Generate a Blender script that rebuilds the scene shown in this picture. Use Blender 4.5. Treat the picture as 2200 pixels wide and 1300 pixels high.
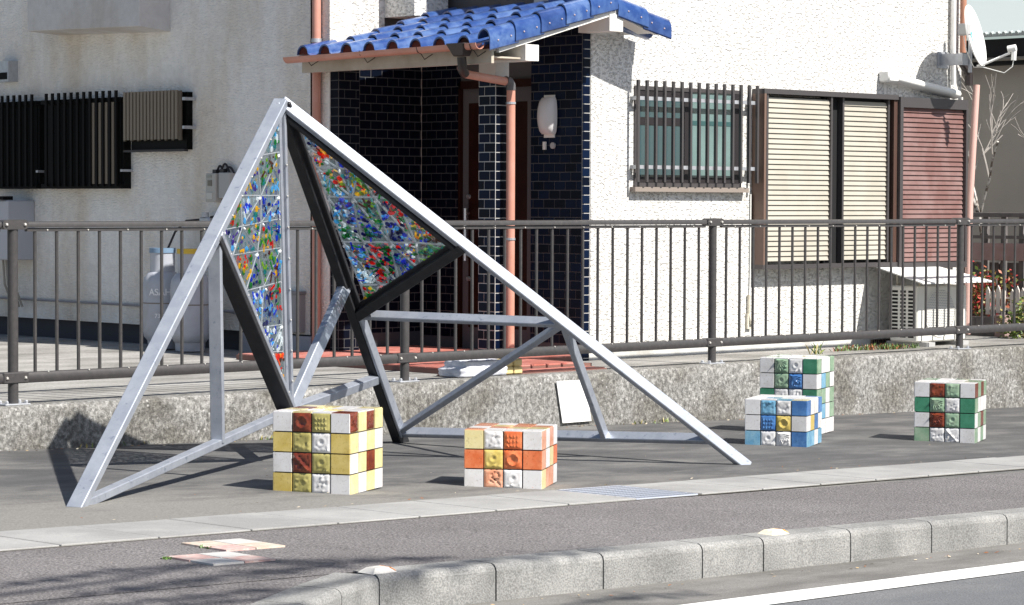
import bpy, bmesh, math, random
from mathutils import Vector, Matrix
random.seed(7)
SC = bpy.context.scene
COL = SC.collection
for o in list(bpy.data.objects): bpy.data.objects.remove(o)

# ------------------------------------------------------------------ camera
cam = bpy.data.objects.new('camera', bpy.data.cameras.new('camera')); COL.objects.link(cam)
AX = Vector((0.72255453, -0.02346334, 0.69091564))   # world X seen by the lens: right, down, forward
AY = Vector((-0.69130376, -0.02994436, 0.72194352))
AZ = Vector((0.00374982, -0.99927614, -0.03785673))
right = Vector((AX[0], AY[0], AZ[0])); up = -Vector((AX[1], AY[1], AZ[1])); fwd = Vector((AX[2], AY[2], AZ[2]))
M = Matrix((right, up, -fwd)).transposed().to_4x4()
M.translation = Vector((-8.3589, -12.8824, 1.1727))
cam.matrix_world = M
cam.data.sensor_width = 36; cam.data.lens = 92.38
cam.data.clip_end = 1000; cam.data.clip_start = 0.1
SC.camera = cam

# ------------------------------------------------------------------ light
TO_SUN = Vector((0.15, -0.88, 1.0)).normalized()
sun = bpy.data.objects.new('sun', bpy.data.lights.new('sun', 'SUN')); COL.objects.link(sun)
sun.data.energy = 4.7; sun.data.angle = math.radians(0.55); sun.data.color = (1.0, 0.955, 0.89)
sun.rotation_euler = TO_SUN.to_track_quat('Z', 'Y').to_euler()
w = bpy.data.worlds.new('World'); SC.world = w; w.use_nodes = True
nt = w.node_tree; bg = nt.nodes['Background']
sky = nt.nodes.new('ShaderNodeTexSky'); sky.sky_type = 'NISHITA'; sky.sun_disc = False
sky.sun_elevation = math.asin(TO_SUN.z); sky.sun_rotation = math.atan2(TO_SUN.x, TO_SUN.y)
sky.air_density = 1.0; sky.dust_density = 1.2; sky.ozone_density = 1.0
nt.links.new(sky.outputs[0], bg.inputs[0]); bg.inputs[1].default_value = 0.06
vs = SC.view_settings; vs.view_transform = 'Standard'; vs.look = 'None'; vs.gamma = 1; vs.exposure = 0.80
vs.use_curve_mapping = False

# ------------------------------------------------------------------ helpers
def grade(x): return -0.25 - 0.0258 * x              # the pavement runs down to the right

def tag(o, label=None, cat=None, group=None, kind=None):
    if label: o['label'] = label
    if cat: o['category'] = cat
    if group: o['group'] = group
    if kind: o['kind'] = kind
    return o

def thing(name, loc, label, cat, group=None, rz=0):
    o = bpy.data.objects.new(name, None); COL.objects.link(o)
    o.location = loc; o.rotation_euler = (0, 0, rz); o.empty_display_size = .1
    return tag(o, label, cat, group)

class MB:
    """collects geometry in world coordinates"""
    def __init__(s): s.v = []; s.f = []; s.m = []; s.mi = 0
    def add(s, vs, fs):
        n = len(s.v); s.v += [tuple(q) for q in vs]
        for f in fs: s.f.append(tuple(i + n for i in f)); s.m.append(s.mi)
    def quad(s, a, b, c, d): s.add([a, b, c, d], [(0, 1, 2, 3)])
    def box(s, x0, x1, y0, y1, z0, z1):
        s.add([(x0,y0,z0),(x1,y0,z0),(x1,y1,z0),(x0,y1,z0),(x0,y0,z1),(x1,y0,z1),(x1,y1,z1),(x0,y1,z1)],
              [(0,3,2,1),(4,5,6,7),(0,1,5,4),(1,2,6,5),(2,3,7,6),(3,0,4,7)])
    def cbox(s, x0, x1, y0, y1, z0, z1, c):   # chamfered box
        s.hexa([(x0,y0,z0),(x1,y0,z0),(x1,y1,z0),(x0,y1,z0),(x0,y0,z1),(x1,y0,z1),(x1,y1,z1),(x0,y1,z1)], c)
    def hexa(s, p, c=0):
        p = [Vector(q) for q in p]
        if not c:
            s.add(p, [(0,3,2,1),(4,5,6,7),(0,1,5,4),(1,2,6,5),(2,3,7,6),(3,0,4,7)]); return
        cen = sum(p, Vector()) / 8
        bm = bmesh.new(); vv = [bm.verts.new(q) for q in p]
        for f in [(0,3,2,1),(4,5,6,7),(0,1,5,4),(1,2,6,5),(2,3,7,6),(3,0,4,7)]: bm.faces.new([vv[i] for i in f])
        bmesh.ops.bevel(bm, geom=bm.edges[:], offset=c, segments=1, affect='EDGES')
        s.addbm(bm); bm.free()
    def addbm(s, bm):
        bm.verts.index_update()
        s.add([v.co.copy() for v in bm.verts], [tuple(v.index for v in f.verts) for f in bm.faces])
    def tube(s, pts, r, n=8, cap=True, r1=None):
        pts = [Vector(p) for p in pts]; rings = []
        r1 = r if r1 is None else r1
        a = None
        for i, p in enumerate(pts):
            d = (pts[min(i+1, len(pts)-1)] - pts[max(i-1, 0)]).normalized()
            if a is None:
                a = d.cross(Vector((0,0,1)))
                if a.length < .3: a = d.cross(Vector((1,0,0)))
            a = a - d*a.dot(d); a.normalize(); b = d.cross(a)
            rr = r + (r1 - r) * i / max(1, len(pts) - 1)
            rings.append([p + (a*math.cos(t) + b*math.sin(t))*rr for t in [2*math.pi*k/n for k in range(n)]])
        vs = [q for ring in rings for q in ring]; fs = []
        for i in range(len(pts)-1):
            for k in range(n):
                fs.append((i*n+k, i*n+(k+1) % n, (i+1)*n+(k+1) % n, (i+1)*n+k))
        if cap: fs.append(tuple(range(n-1, -1, -1))); fs.append(tuple((len(pts)-1)*n+k for k in range(n)))
        s.add(vs, fs)
    def lathe(s, c, prof, n=24):
        vs = []; fs = []
        for r, z in prof:
            for k in range(n):
                t = 2*math.pi*k/n; vs.append((c[0]+r*math.cos(t), c[1]+r*math.sin(t), c[2]+z))
        for i in range(len(prof)-1):
            for k in range(n): fs.append((i*n+k, i*n+(k+1) % n, (i+1)*n+(k+1) % n, (i+1)*n+k))
        fs.append(tuple(range(n-1, -1, -1))); fs.append(tuple((len(prof)-1)*n+k for k in range(n)))
        s.add(vs, fs)
    def beam(s, a, b, n, wd, dp, ca=None, cb=None):
        """rectangular bar a->b; n = direction of its depth dp, wd = width across"""
        a = Vector(a); b = Vector(b); d = (b-a).normalized(); n = Vector(n); n = (n - d*n.dot(d)).normalized(); t = d.cross(n)
        P = []
        for q in (a, b):
            for u, v in ((-1,-1), (1,-1), (1,1), (-1,1)): P.append(q + t*wd/2*u + n*dp/2*v)
        s.hexa([P[0],P[1],P[2],P[3],P[4],P[5],P[6],P[7]], .004)
    def prism(s, poly, off):
        """planar polygon (list of 3d points) extruded by the vector off"""
        poly = [Vector(p) for p in poly]; off = Vector(off); n = len(poly)
        s.add(poly + [p+off for p in poly], [tuple(range(n-1, -1, -1)), tuple(range(n, 2*n))] + [(i, (i+1) % n, n+(i+1) % n, n+i) for i in range(n)])
    def build(s, name, mats, parent=None, smooth=False, label=None, kind=None, auto=None):
        me = bpy.data.meshes.new(name)
        if parent is not None:
            off = Vector(); q_ = parent
            while q_ is not None: off += q_.location; q_ = q_.parent
            me.from_pydata([tuple(Vector(q) - off) for q in s.v], [], s.f)
        else: me.from_pydata(s.v, [], s.f)
        me.validate(); 
        bm = bmesh.new(); bm.from_mesh(me); bmesh.ops.recalc_face_normals(bm, faces=bm.faces); bm.to_mesh(me); bm.free()
        if not isinstance(mats, (list, tuple)): mats = [mats]
        for m in mats: me.materials.append(m)
        if len(mats) > 1 and len(me.polygons) == len(s.m):
            for p, i in zip(me.polygons, s.m): p.material_index = i
        if smooth:
            for p in me.polygons: p.use_smooth = True
            if smooth != 'all':
                try: me.set_sharp_from_angle(angle=math.radians(40))
                except Exception: pass
        o = bpy.data.objects.new(name, me); COL.objects.link(o)
        if parent is not None: o.parent = parent
        if label: o['label'] = label
        if kind: o['kind'] = kind
        return o

def box_part(name, mat, parent, x0, x1, y0, y1, z0, z1, c=0, label=None):
    b = MB()
    if c: b.cbox(x0,x1,y0,y1,z0,z1,c)
    else: b.box(x0,x1,y0,y1,z0,z1)
    return b.build(name, mat, parent, label=label)

def inst(mesh_obj, name, parent, offset):
    """another object sharing the mesh, shifted in its parent's space"""
    o = bpy.data.objects.new(name, mesh_obj.data); COL.objects.link(o)
    o.parent = parent; o.location = Vector(mesh_obj.location) + Vector(offset)
    return o

# ------------------------------------------------------------------ materials
def mat(name, col, rough=.7, metal=0, noise=None, bump=None, spec=.5, col2=None, coat=0, trans=0, emit=None):
    """noise=(scale, detail, lo, hi) mixes col and col2; bump=(scale, strength, distance)"""
    m = bpy.data.materials.new(name); m.use_nodes = True
    nt = m.node_tree; p = nt.nodes['Principled BSDF']
    p.inputs['Base Color'].default_value = (*col, 1); p.inputs['Roughness'].default_value = rough
    p.inputs['Metallic'].default_value = metal; p.inputs['Specular IOR Level'].default_value = spec
    if coat: p.inputs['Coat Weight'].default_value = coat; p.inputs['Coat Roughness'].default_value = .08
    tc = nt.nodes.new('ShaderNodeTexCoord')
    g = nt.nodes.new('ShaderNodeNewGeometry')
    if noise:
        n = nt.nodes.new('ShaderNodeTexNoise'); n.inputs['Scale'].default_value = noise[0]; n.inputs['Detail'].default_value = noise[1]
        n.inputs['Roughness'].default_value = .65
        nt.links.new(g.outputs['Position'], n.inputs['Vector'])
        r = nt.nodes.new('ShaderNodeValToRGB')
        r.color_ramp.elements[0].position = noise[2]; r.color_ramp.elements[1].position = noise[3]
        r.color_ramp.elements[0].color = (*col, 1); r.color_ramp.elements[1].color = (*(col2 or [c*.7 for c in col]), 1)
        nt.links.new(n.outputs[0], r.inputs[0]); nt.links.new(r.outputs[0], p.inputs['Base Color'])
    if bump:
        n2 = nt.nodes.new('ShaderNodeTexNoise'); n2.inputs['Scale'].default_value = bump[0]; n2.inputs['Detail'].default_value = 4
        nt.links.new(g.outputs['Position'], n2.inputs['Vector'])
        b = nt.nodes.new('ShaderNodeBump'); b.inputs['Strength'].default_value = bump[1]; b.inputs['Distance'].default_value = bump[2]
        nt.links.new(n2.outputs[0], b.inputs['Height']); nt.links.new(b.outputs[0], p.inputs['Normal'])
    return m

def ramp(nt, src, stops):
    r = nt.nodes.new('ShaderNodeValToRGB'); e = r.color_ramp.elements
    while len(e) < len(stops): e.new(.5)
    for el, (p, c) in zip(e, stops): el.position = p; el.color = (*c, 1)
    nt.links.new(src, r.inputs[0]); return r

def tex(nt, kind, scale, detail=4, stretch=None, rough=.6, feat=None):
    g = nt.nodes.new('ShaderNodeNewGeometry'); v = g.outputs['Position']
    if stretch:
        mp = nt.nodes.new('ShaderNodeMapping'); mp.inputs['Scale'].default_value = stretch
        nt.links.new(v, mp.inputs['Vector']); v = mp.outputs[0]
    if kind == 'noise':
        n = nt.nodes.new('ShaderNodeTexNoise'); n.inputs['Detail'].default_value = detail; n.inputs['Roughness'].default_value = rough
    else:
        n = nt.nodes.new('ShaderNodeTexVoronoi')
        if feat: n.feature = feat
    n.inputs['Scale'].default_value = scale
    nt.links.new(v, n.inputs['Vector']); return n

def mixc(nt, a, b, fac, mode='MIX'):
    m = nt.nodes.new('ShaderNodeMix'); m.data_type = 'RGBA'; m.blend_type = mode
    for i, s in ((0, fac), (6, a), (7, b)):
        if isinstance(s, (int, float)): m.inputs[i].default_value = s
        elif isinstance(s, (tuple, list)): m.inputs[i].default_value = (*s, 1)
        else: nt.links.new(s, m.inputs[i])
    return m.outputs[2]

def bumpn(nt, p, h, strength, dist, prev=None):
    b = nt.nodes.new('ShaderNodeBump'); b.inputs['Strength'].default_value = strength; b.inputs['Distance'].default_value = dist
    nt.links.new(h, b.inputs['Height'])
    if prev is not None: nt.links.new(prev, b.inputs['Normal'])
    nt.links.new(b.outputs[0], p.inputs['Normal']); return b.outputs[0]

def newmat(name, rough=.8):
    m = bpy.data.materials.new(name); m.use_nodes = True
    p = m.node_tree.nodes['Principled BSDF']; p.inputs['Roughness'].default_value = rough
    return m, m.node_tree, p

# stucco: coarse sprayed relief
def stucco(name, base, dirt, relief, dirt_hi=.62, lo=.51, hi=.68, sc=30, st=(1,1,1.7)):
    m, nt, p = newmat(name, .85)
    s = tex(nt, 'noise', 1.6, 6, (1, 1, .35)); r = ramp(nt, s.outputs[0], [(.42, base), (dirt_hi, dirt)])
    f = tex(nt, 'noise', 14, 5); r2 = ramp(nt, f.outputs[0], [(.3, (.86,.86,.86)), (.7, (1,1,1))])
    nt.links.new(mixc(nt, r.outputs[0], r2.outputs[0], 1.0, 'MULTIPLY'), p.inputs['Base Color'])
    a = tex(nt, 'noise', sc, 3, st); q = ramp(nt, a.outputs[0], [(lo, (0,0,0)), (hi, (1,1,1))])
    bumpn(nt, p, q.outputs[0], relief, .012)
    return m
STUCCO_W = stucco('stucco_white', (.76,.755,.735), (.72,.705,.67), .95)
STUCCO_G = stucco('stucco_weathered', (.92,.90,.86), (.70,.61,.50), .65, .72, .36, .66, 24, (1,1,2.4))

m, nt, p = newmat('lichen_concrete', .9)
a = tex(nt, 'noise', 34, 8, (1,1,.8), .78); b_ = tex(nt, 'noise', 2.6, 5)
base = ramp(nt, a.outputs[0], [(.33, (.088,.084,.077)), (.45, (.19,.185,.175)), (.54, (.34,.335,.32)), (.66, (.58,.575,.555))])
tint = ramp(nt, b_.outputs[0], [(.38, (.62,.60,.56)), (.58, (1,1,1))])
v = tex(nt, 'voronoi', 26); vr = ramp(nt, v.outputs['Distance'], [(.12, (.88,.87,.84)), (.28, (.0,.0,.0))])
c1 = mixc(nt, base.outputs[0], tint.outputs[0], 1.0, 'MULTIPLY')
sel = tex(nt, 'noise', 5, 3); sr = ramp(nt, sel.outputs[0], [(.5, (0,0,0)), (.6, (.5,.5,.5))])
c2 = mixc(nt, c1, mixc(nt, c1, vr.outputs[0], 1.0, 'LIGHTEN'), sr.outputs[0])
nt.links.new(c2, p.inputs['Base Color']); bumpn(nt, p, a.outputs[0], .9, .02)
WALL = m

def ground_mat(name, cols, fine, fine_amt, patch, streak=None, bump=.4, rough=.9, bdist=.004):
    m, nt, p = newmat(name, rough)
    a = tex(nt, 'noise', patch, 6, streak); r = ramp(nt, a.outputs[0], cols)
    f = tex(nt, 'noise', fine, 2, None, .5); fr = ramp(nt, f.outputs[0], [(.3, (1-fine_amt,)*3), (.68, (1+fine_amt,)*3)])
    nt.links.new(mixc(nt, r.outputs[0], fr.outputs[0], 1.0, 'MULTIPLY'), p.inputs['Base Color'])
    bumpn(nt, p, f.outputs[0], bump, bdist)
    return m
def silt_band(m):
    nt = m.node_tree; p = nt.nodes['Principled BSDF']; src = p.inputs['Base Color'].links[0].from_socket
    g = nt.nodes.new('ShaderNodeNewGeometry'); sx = nt.nodes.new('ShaderNodeSeparateXYZ'); nt.links.new(g.outputs['Position'], sx.inputs[0])
    n = tex(nt, 'noise', 2.2, 8, (1,2.2,1), .75)
    def maths(op, a, b_):
        q = nt.nodes.new('ShaderNodeMath'); q.operation = op
        for i, v in enumerate((a, b_)):
            if isinstance(v, (int, float)): q.inputs[i].default_value = v
            else: nt.links.new(v, q.inputs[i])
        return q.outputs[0]
    t = maths('ADD', maths('MULTIPLY', sx.outputs[1], -.55), maths('MULTIPLY', sx.outputs[0], -.16))   # silt washed towards the drain
    t = maths('ADD', maths('SUBTRACT', t, 2.0), maths('MULTIPLY', n.outputs[0], 2.1))
    r = ramp(nt, t, [(.35, (0,0,0)), (1.0, (1,1,1))])
    f2 = tex(nt, 'noise', 90, 3); fr2 = ramp(nt, f2.outputs[0], [(.35, (.15,.145,.135)), (.65, (.23,.222,.205))])
    nt.links.new(mixc(nt, src, fr2.outputs[0], r.outputs[0]), p.inputs['Base Color'])
PAVE = ground_mat('smooth_asphalt_concrete', [(.36,(.062,.0615,.062)), (.5,(.084,.083,.083)), (.66,(.14,.137,.131))], 120, .22, 1.5, (1,2.2,1), .5)
silt_band(PAVE)
WALK = ground_mat('open_graded_asphalt', [(.4,(.138,.128,.128)), (.6,(.168,.157,.157))], 95, .55, 1.1, None, 1.0, .9, .010)
ROAD = ground_mat('road_asphalt', [(.4,(.12,.124,.13)), (.6,(.15,.152,.157))], 130, .3, .8, (1,3,1), .7)
APRON = ground_mat('gutter_concrete', [(.36,(.12,.116,.108)), (.6,(.185,.178,.168))], 140, .22, 2.0, (1,3,1), .4)
SLAB = ground_mat('drain_slab_concrete', [(.4,(.25,.248,.242)), (.62,(.33,.328,.32))], 160, .14, 2.0, None, .3)
KERB = ground_mat('kerb_concrete', [(.38,(.19,.189,.183)), (.6,(.275,.273,.264))], 130, .30, 3.0, None, .7)
YARD = ground_mat('yard_concrete', [(.36,(.17,.163,.15)), (.5,(.27,.262,.245)), (.66,(.37,.36,.34))], 60, .2, 1.1, (1,1.8,1), .4)
REDT = mat('red_floor_tile', (.42,.13,.10), .55, noise=(8,4,.4,.65), col2=(.55,.24,.20))
PLINTH = mat('plinth_render', (.62,.62,.60), .8, noise=(5,5,.45,.65), col2=(.45,.44,.41), bump=(60,.3,.004))

STEEL = None
def steel():
    m, nt, p = newmat('painted_steel', .42)
    a = tex(nt, 'noise', 9, 6, (1,1,1), .7)
    r = ramp(nt, a.outputs[0], [(.40, (.34,.37,.43)), (.52, (.385,.415,.47)), (.66, (.42,.45,.51))])
    g = tex(nt, 'noise', 22, 5, None, .7); gr = ramp(nt, g.outputs[0], [(.60, (1,1,1)), (.67, (.62,.66,.72))])
    nt.links.new(mixc(nt, r.outputs[0], gr.outputs[0], 1.0, 'MULTIPLY'), p.inputs['Base Color'])
    p.inputs['Metallic'].default_value = .45
    return m
STEEL = steel()
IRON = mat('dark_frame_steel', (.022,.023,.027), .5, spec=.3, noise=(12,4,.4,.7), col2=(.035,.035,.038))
FENCE = mat('fence_paint', (.052,.049,.050), .45, spec=.4, noise=(30,3,.4,.7), col2=(.068,.064,.064))
BOLT = mat('bolt_zinc', (.75,.72,.66), .35, metal=.7)
NAVY = [mat('navy_glaze_%s' % n, c, .34, spec=.10) for n, c in (('deep', (.0022,.0065,.022)), ('mid', (.003,.010,.032)), ('dark', (.002,.0045,.013)))]
GROUT = mat('grout', (.50,.49,.47), .9); GROUT_SHADE = mat('shaded_grout', (.085,.085,.09), .9)  # second one is the same grout with porch shade put into its colour
TILE_SHADE = mat('shaded_navy_glaze', (.003,.005,.012), .4, spec=.08)  # navy glaze copy, darkened to carry the shade inside the porch
ROOFB = []
for i, (a, b) in enumerate((((.014,.050,.20), (.045,.10,.27)), ((.020,.060,.22), (.08,.145,.32)), ((.010,.036,.15), (.030,.07,.22)))):
    ROOFB.append(mat('blue_roof_glaze_%s' % 'abc'[i], a, .28, noise=(11,6,.40,.62), col2=b, coat=.5))
TILEIN = mat('roof_tile_clay', (.06,.012,.006), .8)
WHITEP = mat('white_paint', (.80,.79,.76), .6, noise=(4,4,.45,.7), col2=(.72,.70,.65))
CREAMP = mat('cream_board', (.50,.45,.37), .7, noise=(5,5,.4,.7), col2=(.40,.34,.26))
PINKPVC = mat('pink_pvc', (.52,.245,.18), .42, noise=(5,4,.4,.7), col2=(.58,.30,.235))
BROWNPVC = mat('brown_pvc', (.03,.022,.022), .4)
ALU = mat('bronze_aluminium', (.085,.078,.08), .4, metal=.3)
ALU_D = mat('dark_aluminium', (.028,.024,.026), .45, metal=.2)
CREAMS = mat('cream_slat', (.42,.395,.335), .5, noise=(3,4,.42,.66), col2=(.38,.35,.29))
PINKS = mat('dusty_pink_slat', (.165,.083,.072), .5, noise=(4,3,.4,.65), col2=(.22,.135,.125))
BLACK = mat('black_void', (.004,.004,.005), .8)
GREYW = mat('grey_plastic', (.42,.42,.42), .5)
CYL = mat('cylinder_grey', (.42,.44,.49), .45, noise=(6,4,.45,.7), col2=(.36,.36,.38))
WHITEPL = mat('white_plastic', (.78,.78,.75), .4)
BEIGE = mat('beige_plastic', (.60,.56,.47), .5, noise=(9,4,.45,.7), col2=(.45,.40,.30))
GALV = mat('galvanised', (.50,.52,.55), .45, metal=.5, noise=(25,4,.4,.7), col2=(.40,.41,.44))
WOODD = mat('dark_door_wood', (.018,.005,.003), .5, spec=.15, noise=(5,4,.4,.7), col2=(.028,.009,.005))
TAUPE = mat('taupe_wall', (.46,.415,.36), .85, noise=(3,4,.4,.7), col2=(.42,.385,.34), bump=(80,.3,.004))
GREYGREEN = mat('grey_green_metal', (.40,.45,.44), .5)
WHITEL = ground_mat('road_paint', [(.33,(.62,.62,.60)), (.45,(.82,.82,.80))], 120, .08, 9, None, .3, .7)

def glass_clear(name, col, rough=.1, tr=.75):
    m = bpy.data.materials.new(name); m.use_nodes = True; nt = m.node_tree
    nt.nodes.remove(nt.nodes['Principled BSDF']); out = nt.nodes['Material Output']
    t = nt.nodes.new('ShaderNodeBsdfTransparent'); t.inputs[0].default_value = (*col, 1)
    d = nt.nodes.new('ShaderNodeBsdfTranslucent'); d.inputs[0].default_value = (*[min(1,c*1.0) for c in col], 1)
    g = nt.nodes.new('ShaderNodeBsdfGlossy'); g.inputs['Roughness'].default_value = rough
    m1 = nt.nodes.new('ShaderNodeMixShader'); m1.inputs[0].default_value = 1-tr
    nt.links.new(t.outputs[0], m1.inputs[1]); nt.links.new(d.outputs[0], m1.inputs[2])
    m2 = nt.nodes.new('ShaderNodeMixShader'); fr = nt.nodes.new('ShaderNodeFresnel'); fr.inputs[0].default_value = 1.5
    nt.links.new(fr.outputs[0], m2.inputs[0]); nt.links.new(m1.outputs[0], m2.inputs[1]); nt.links.new(g.outputs[0], m2.inputs[2])
    nt.links.new(m2.outputs[0], out.inputs[0]); return m
def glass_col(name, col, dens=.5):
    m = bpy.data.materials.new(name); m.use_nodes = True; nt = m.node_tree
    nt.nodes.remove(nt.nodes['Principled BSDF']); out = nt.nodes['Material Output']
    t = nt.nodes.new('ShaderNodeBsdfTransparent'); t.inputs[0].default_value = (*[c**.7 for c in col], 1)
    tl = nt.nodes.new('ShaderNodeBsdfTranslucent'); tl.inputs[0].default_value = (*[min(1, c*1.15) for c in col], 1)
    d = nt.nodes.new('ShaderNodeBsdfDiffuse'); d.inputs[0].default_value = (*[c*.30 for c in col], 1)
    a = nt.nodes.new('ShaderNodeAddShader'); nt.links.new(tl.outputs[0], a.inputs[0]); nt.links.new(d.outputs[0], a.inputs[1])
    m1 = nt.nodes.new('ShaderNodeMixShader'); m1.inputs[0].default_value = dens
    nt.links.new(t.outputs[0], m1.inputs[1]); nt.links.new(a.outputs[0], m1.inputs[2])
    g = nt.nodes.new('ShaderNodeBsdfGlossy'); g.inputs['Roughness'].default_value = .12
    m2 = nt.nodes.new('ShaderNodeMixShader'); m2.inputs[0].default_value = .10
    nt.links.new(m1.outputs[0], m2.inputs[1]); nt.links.new(g.outputs[0], m2.inputs[2])
    nt.links.new(m2.outputs[0], out.inputs[0]); return m
PANE = glass_clear('clear_cast_glass', (.80,.86,.88), .1, .72)
STRIP = glass_clear('glass_joint', (.80,.83,.85), .25, .12)
def frost(name, col, dens):
    m = bpy.data.materials.new(name); m.use_nodes = True; nt = m.node_tree
    nt.nodes.remove(nt.nodes['Principled BSDF']); out = nt.nodes['Material Output']
    t = nt.nodes.new('ShaderNodeBsdfTransparent'); t.inputs[0].default_value = (.9,.93,.95,1)
    tl = nt.nodes.new('ShaderNodeBsdfTranslucent'); tl.inputs[0].default_value = (*col, 1)
    d = nt.nodes.new('ShaderNodeBsdfDiffuse'); d.inputs[0].default_value = (*col, 1)
    a = nt.nodes.new('ShaderNodeMixShader'); a.inputs[0].default_value = .5; nt.links.new(tl.outputs[0], a.inputs[1]); nt.links.new(d.outputs[0], a.inputs[2])
    m1 = nt.nodes.new('ShaderNodeMixShader'); m1.inputs[0].default_value = dens
    nt.links.new(t.outputs[0], m1.inputs[1]); nt.links.new(a.outputs[0], m1.inputs[2])
    g = nt.nodes.new('ShaderNodeBsdfGlossy'); g.inputs['Roughness'].default_value = .12
    m2 = nt.nodes.new('ShaderNodeMixShader'); m2.inputs[0].default_value = .06
    nt.links.new(m1.outputs[0], m2.inputs[1]); nt.links.new(g.outputs[0], m2.inputs[2])
    nt.links.new(m2.outputs[0], out.inputs[0]); return m
PANE = frost('clear_cast_glass', (.30,.38,.40), .22); STRIP = frost('glass_joint', (.56,.59,.62), .72)
GCOL = {k: glass_col('glass_'+k, c) for k, c in dict(red=(.80,.03,.015), orange=(.95,.22,.02), yellow=(.90,.62,.03), green=(.03,.36,.09),
        lime=(.35,.55,.05), teal=(.04,.40,.42), sky=(.20,.58,.85), blue=(.02,.10,.70), navy=(.01,.02,.22), violet=(.16,.08,.45),
        white=(.85,.90,.92), brown=(.20,.06,.03)).items()}
WINGL = mat('frosted_teal_glass', (.12,.19,.19), .12, spec=.8, noise=(3,3,.4,.7), col2=(.16,.245,.24))
WINGD = mat('frosted_dark_glass', (.045,.085,.095), .12, spec=.8)
LAMPW = mat('lamp_acrylic', (.62,.62,.63), .25)

# ------------------------------------------------------------------ the setting
def sheet(name, y0a, y0b, y1a, y1b, dz, m, x0=-40, x1=70, n=1, **k):
    """strip along X; its near edge runs from y0a (x=0) with slope y0b, its far edge from y1a with slope y1b"""
    b = MB()
    for i in range(n):
        xa = x0 + (x1-x0)*i/n; xb = x0 + (x1-x0)*(i+1)/n
        b.quad((xa, y0a+y0b*xa, grade(xa)+dz), (xb, y0a+y0b*xb, grade(xb)+dz), (xb, y1a+y1b*xb, grade(xb)+dz), (xa, y1a+y1b*xa, grade(xa)+dz))
    return tag(b.build(name, m), kind='structure')
b = MB(); b.quad((-400,-400,-3.2), (400,-400,-3.2), (400,400,-3.2), (-400,400,-3.2)); tag(b.build('ground', APRON), kind='structure')
sheet('forecourt', -4.2, 0, -.10, 0, 0, PAVE, -40, 60)
sheet('sidewalk', -5.50, .0, -4.12, .0, .004, WALK, -40, 60)
sheet('near_sidewalk', -30, 0, -11.6, 0, -.02, WALK, -40, 60)
sheet('gutter_apron', -6.4, .03, -5.40, .0, -.137, APRON, -40, 60)
sheet('road', -11.7, 0, -6.1, .03, -.133, ROAD, -40, 60)
b = MB(); NL = 60
for i in range(NL):
    xa = -30 + 70*i/NL; xb = -30 + 70*(i+1)/NL
    e = lambda x, s: -6.20 + .042*x + s*.10 + .004*math.sin(x*9+s)
    b.quad((xa, e(xa,-1), grade(xa)-.129), (xb, e(xb,-1), grade(xb)-.129), (xb, e(xb,1), grade(xb)-.129), (xa, e(xa,1), grade(xa)-.129))
tag(b.build('road_edge_line', WHITEL), kind='structure')

# drain channel: concrete cover slabs, one steel grate
drain = MB()
for x0, x1 in ((-40, 60),):
    drain.quad((x0, -4.16+.042*x0, grade(x0)+.005), (x1, -4.16+.042*x1, grade(x1)+.005), (x1, -3.58+.042*x1, grade(x1)+.005), (x0, -3.58+.042*x0, grade(x0)+.005))
drain = tag(drain.build('drain_channel', mat('joint_dirt', (.10,.09,.075), .9)), kind='structure')
k = -14
while k < 36:
    xa = 1.36 - .49 + .49*0 + (k-0)*.49 ; xb = xa + .49; k += 1
    if abs(xa-.87) < .05:
        b = MB()
        yl = lambda x, t: -4.14+.042*x + t*.53
        za = lambda x: grade(x)+.0055; zt = lambda x: grade(x)+.0105
        for j in range(9):
            t = j/8; y0 = yl(xa, t)
            b.hexa([(xa+.012, y0-.003, za(xa)), (xb-.012, y0+.017, za(xb)), (xb-.012, y0+.029, za(xb)), (xa+.012, y0+.009, za(xa)),
                    (xa+.012, y0-.003, zt(xa)), (xb-.012, y0+.017, zt(xb)), (xb-.012, y0+.029, zt(xb)), (xa+.012, y0+.009, zt(xa))])
        for j in range(22):
            x = xa+.012+(.466)*j/21
            b.hexa([(x-.003, yl(x,0), za(x)), (x+.003, yl(x,0), za(x)), (x+.003-.02, yl(x,1), za(x)), (x-.003-.02, yl(x,1), za(x)),
                    (x-.003, yl(x,0), zt(x)+.001), (x+.003, yl(x,0), zt(x)+.001), (x-.017, yl(x,1), zt(x)+.001), (x-.023, yl(x,1), zt(x)+.001)])
        b.build('steel_grate', mat('grate_zinc', (.52,.56,.64), .5, metal=.1), drain, kind='stuff', label='galvanised grid set between the concrete cover slabs')
        continue
    g = .004; b = MB(); sk = random.uniform(-.001, .002)
    lo = lambda x: -4.14+.042*x; hi = lambda x: -3.61+.042*x
    b.hexa([(xa+g+.02, lo(xa), grade(xa)-.03), (xb-g+.02, lo(xb), grade(xb)-.03), (xb-g-.02, hi(xb), grade(xb)-.03), (xa+g-.02, hi(xa), grade(xa)-.03),
            (xa+g+.02, lo(xa), grade(xa)+.011+sk), (xb-g+.02, lo(xb), grade(xb)+.011+sk), (xb-g-.02, hi(xb), grade(xb)+.011+sk), (xa+g-.02, hi(xa), grade(xa)+.011+sk)], .003)
    b.build('cover_slab', SLAB, drain)

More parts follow.
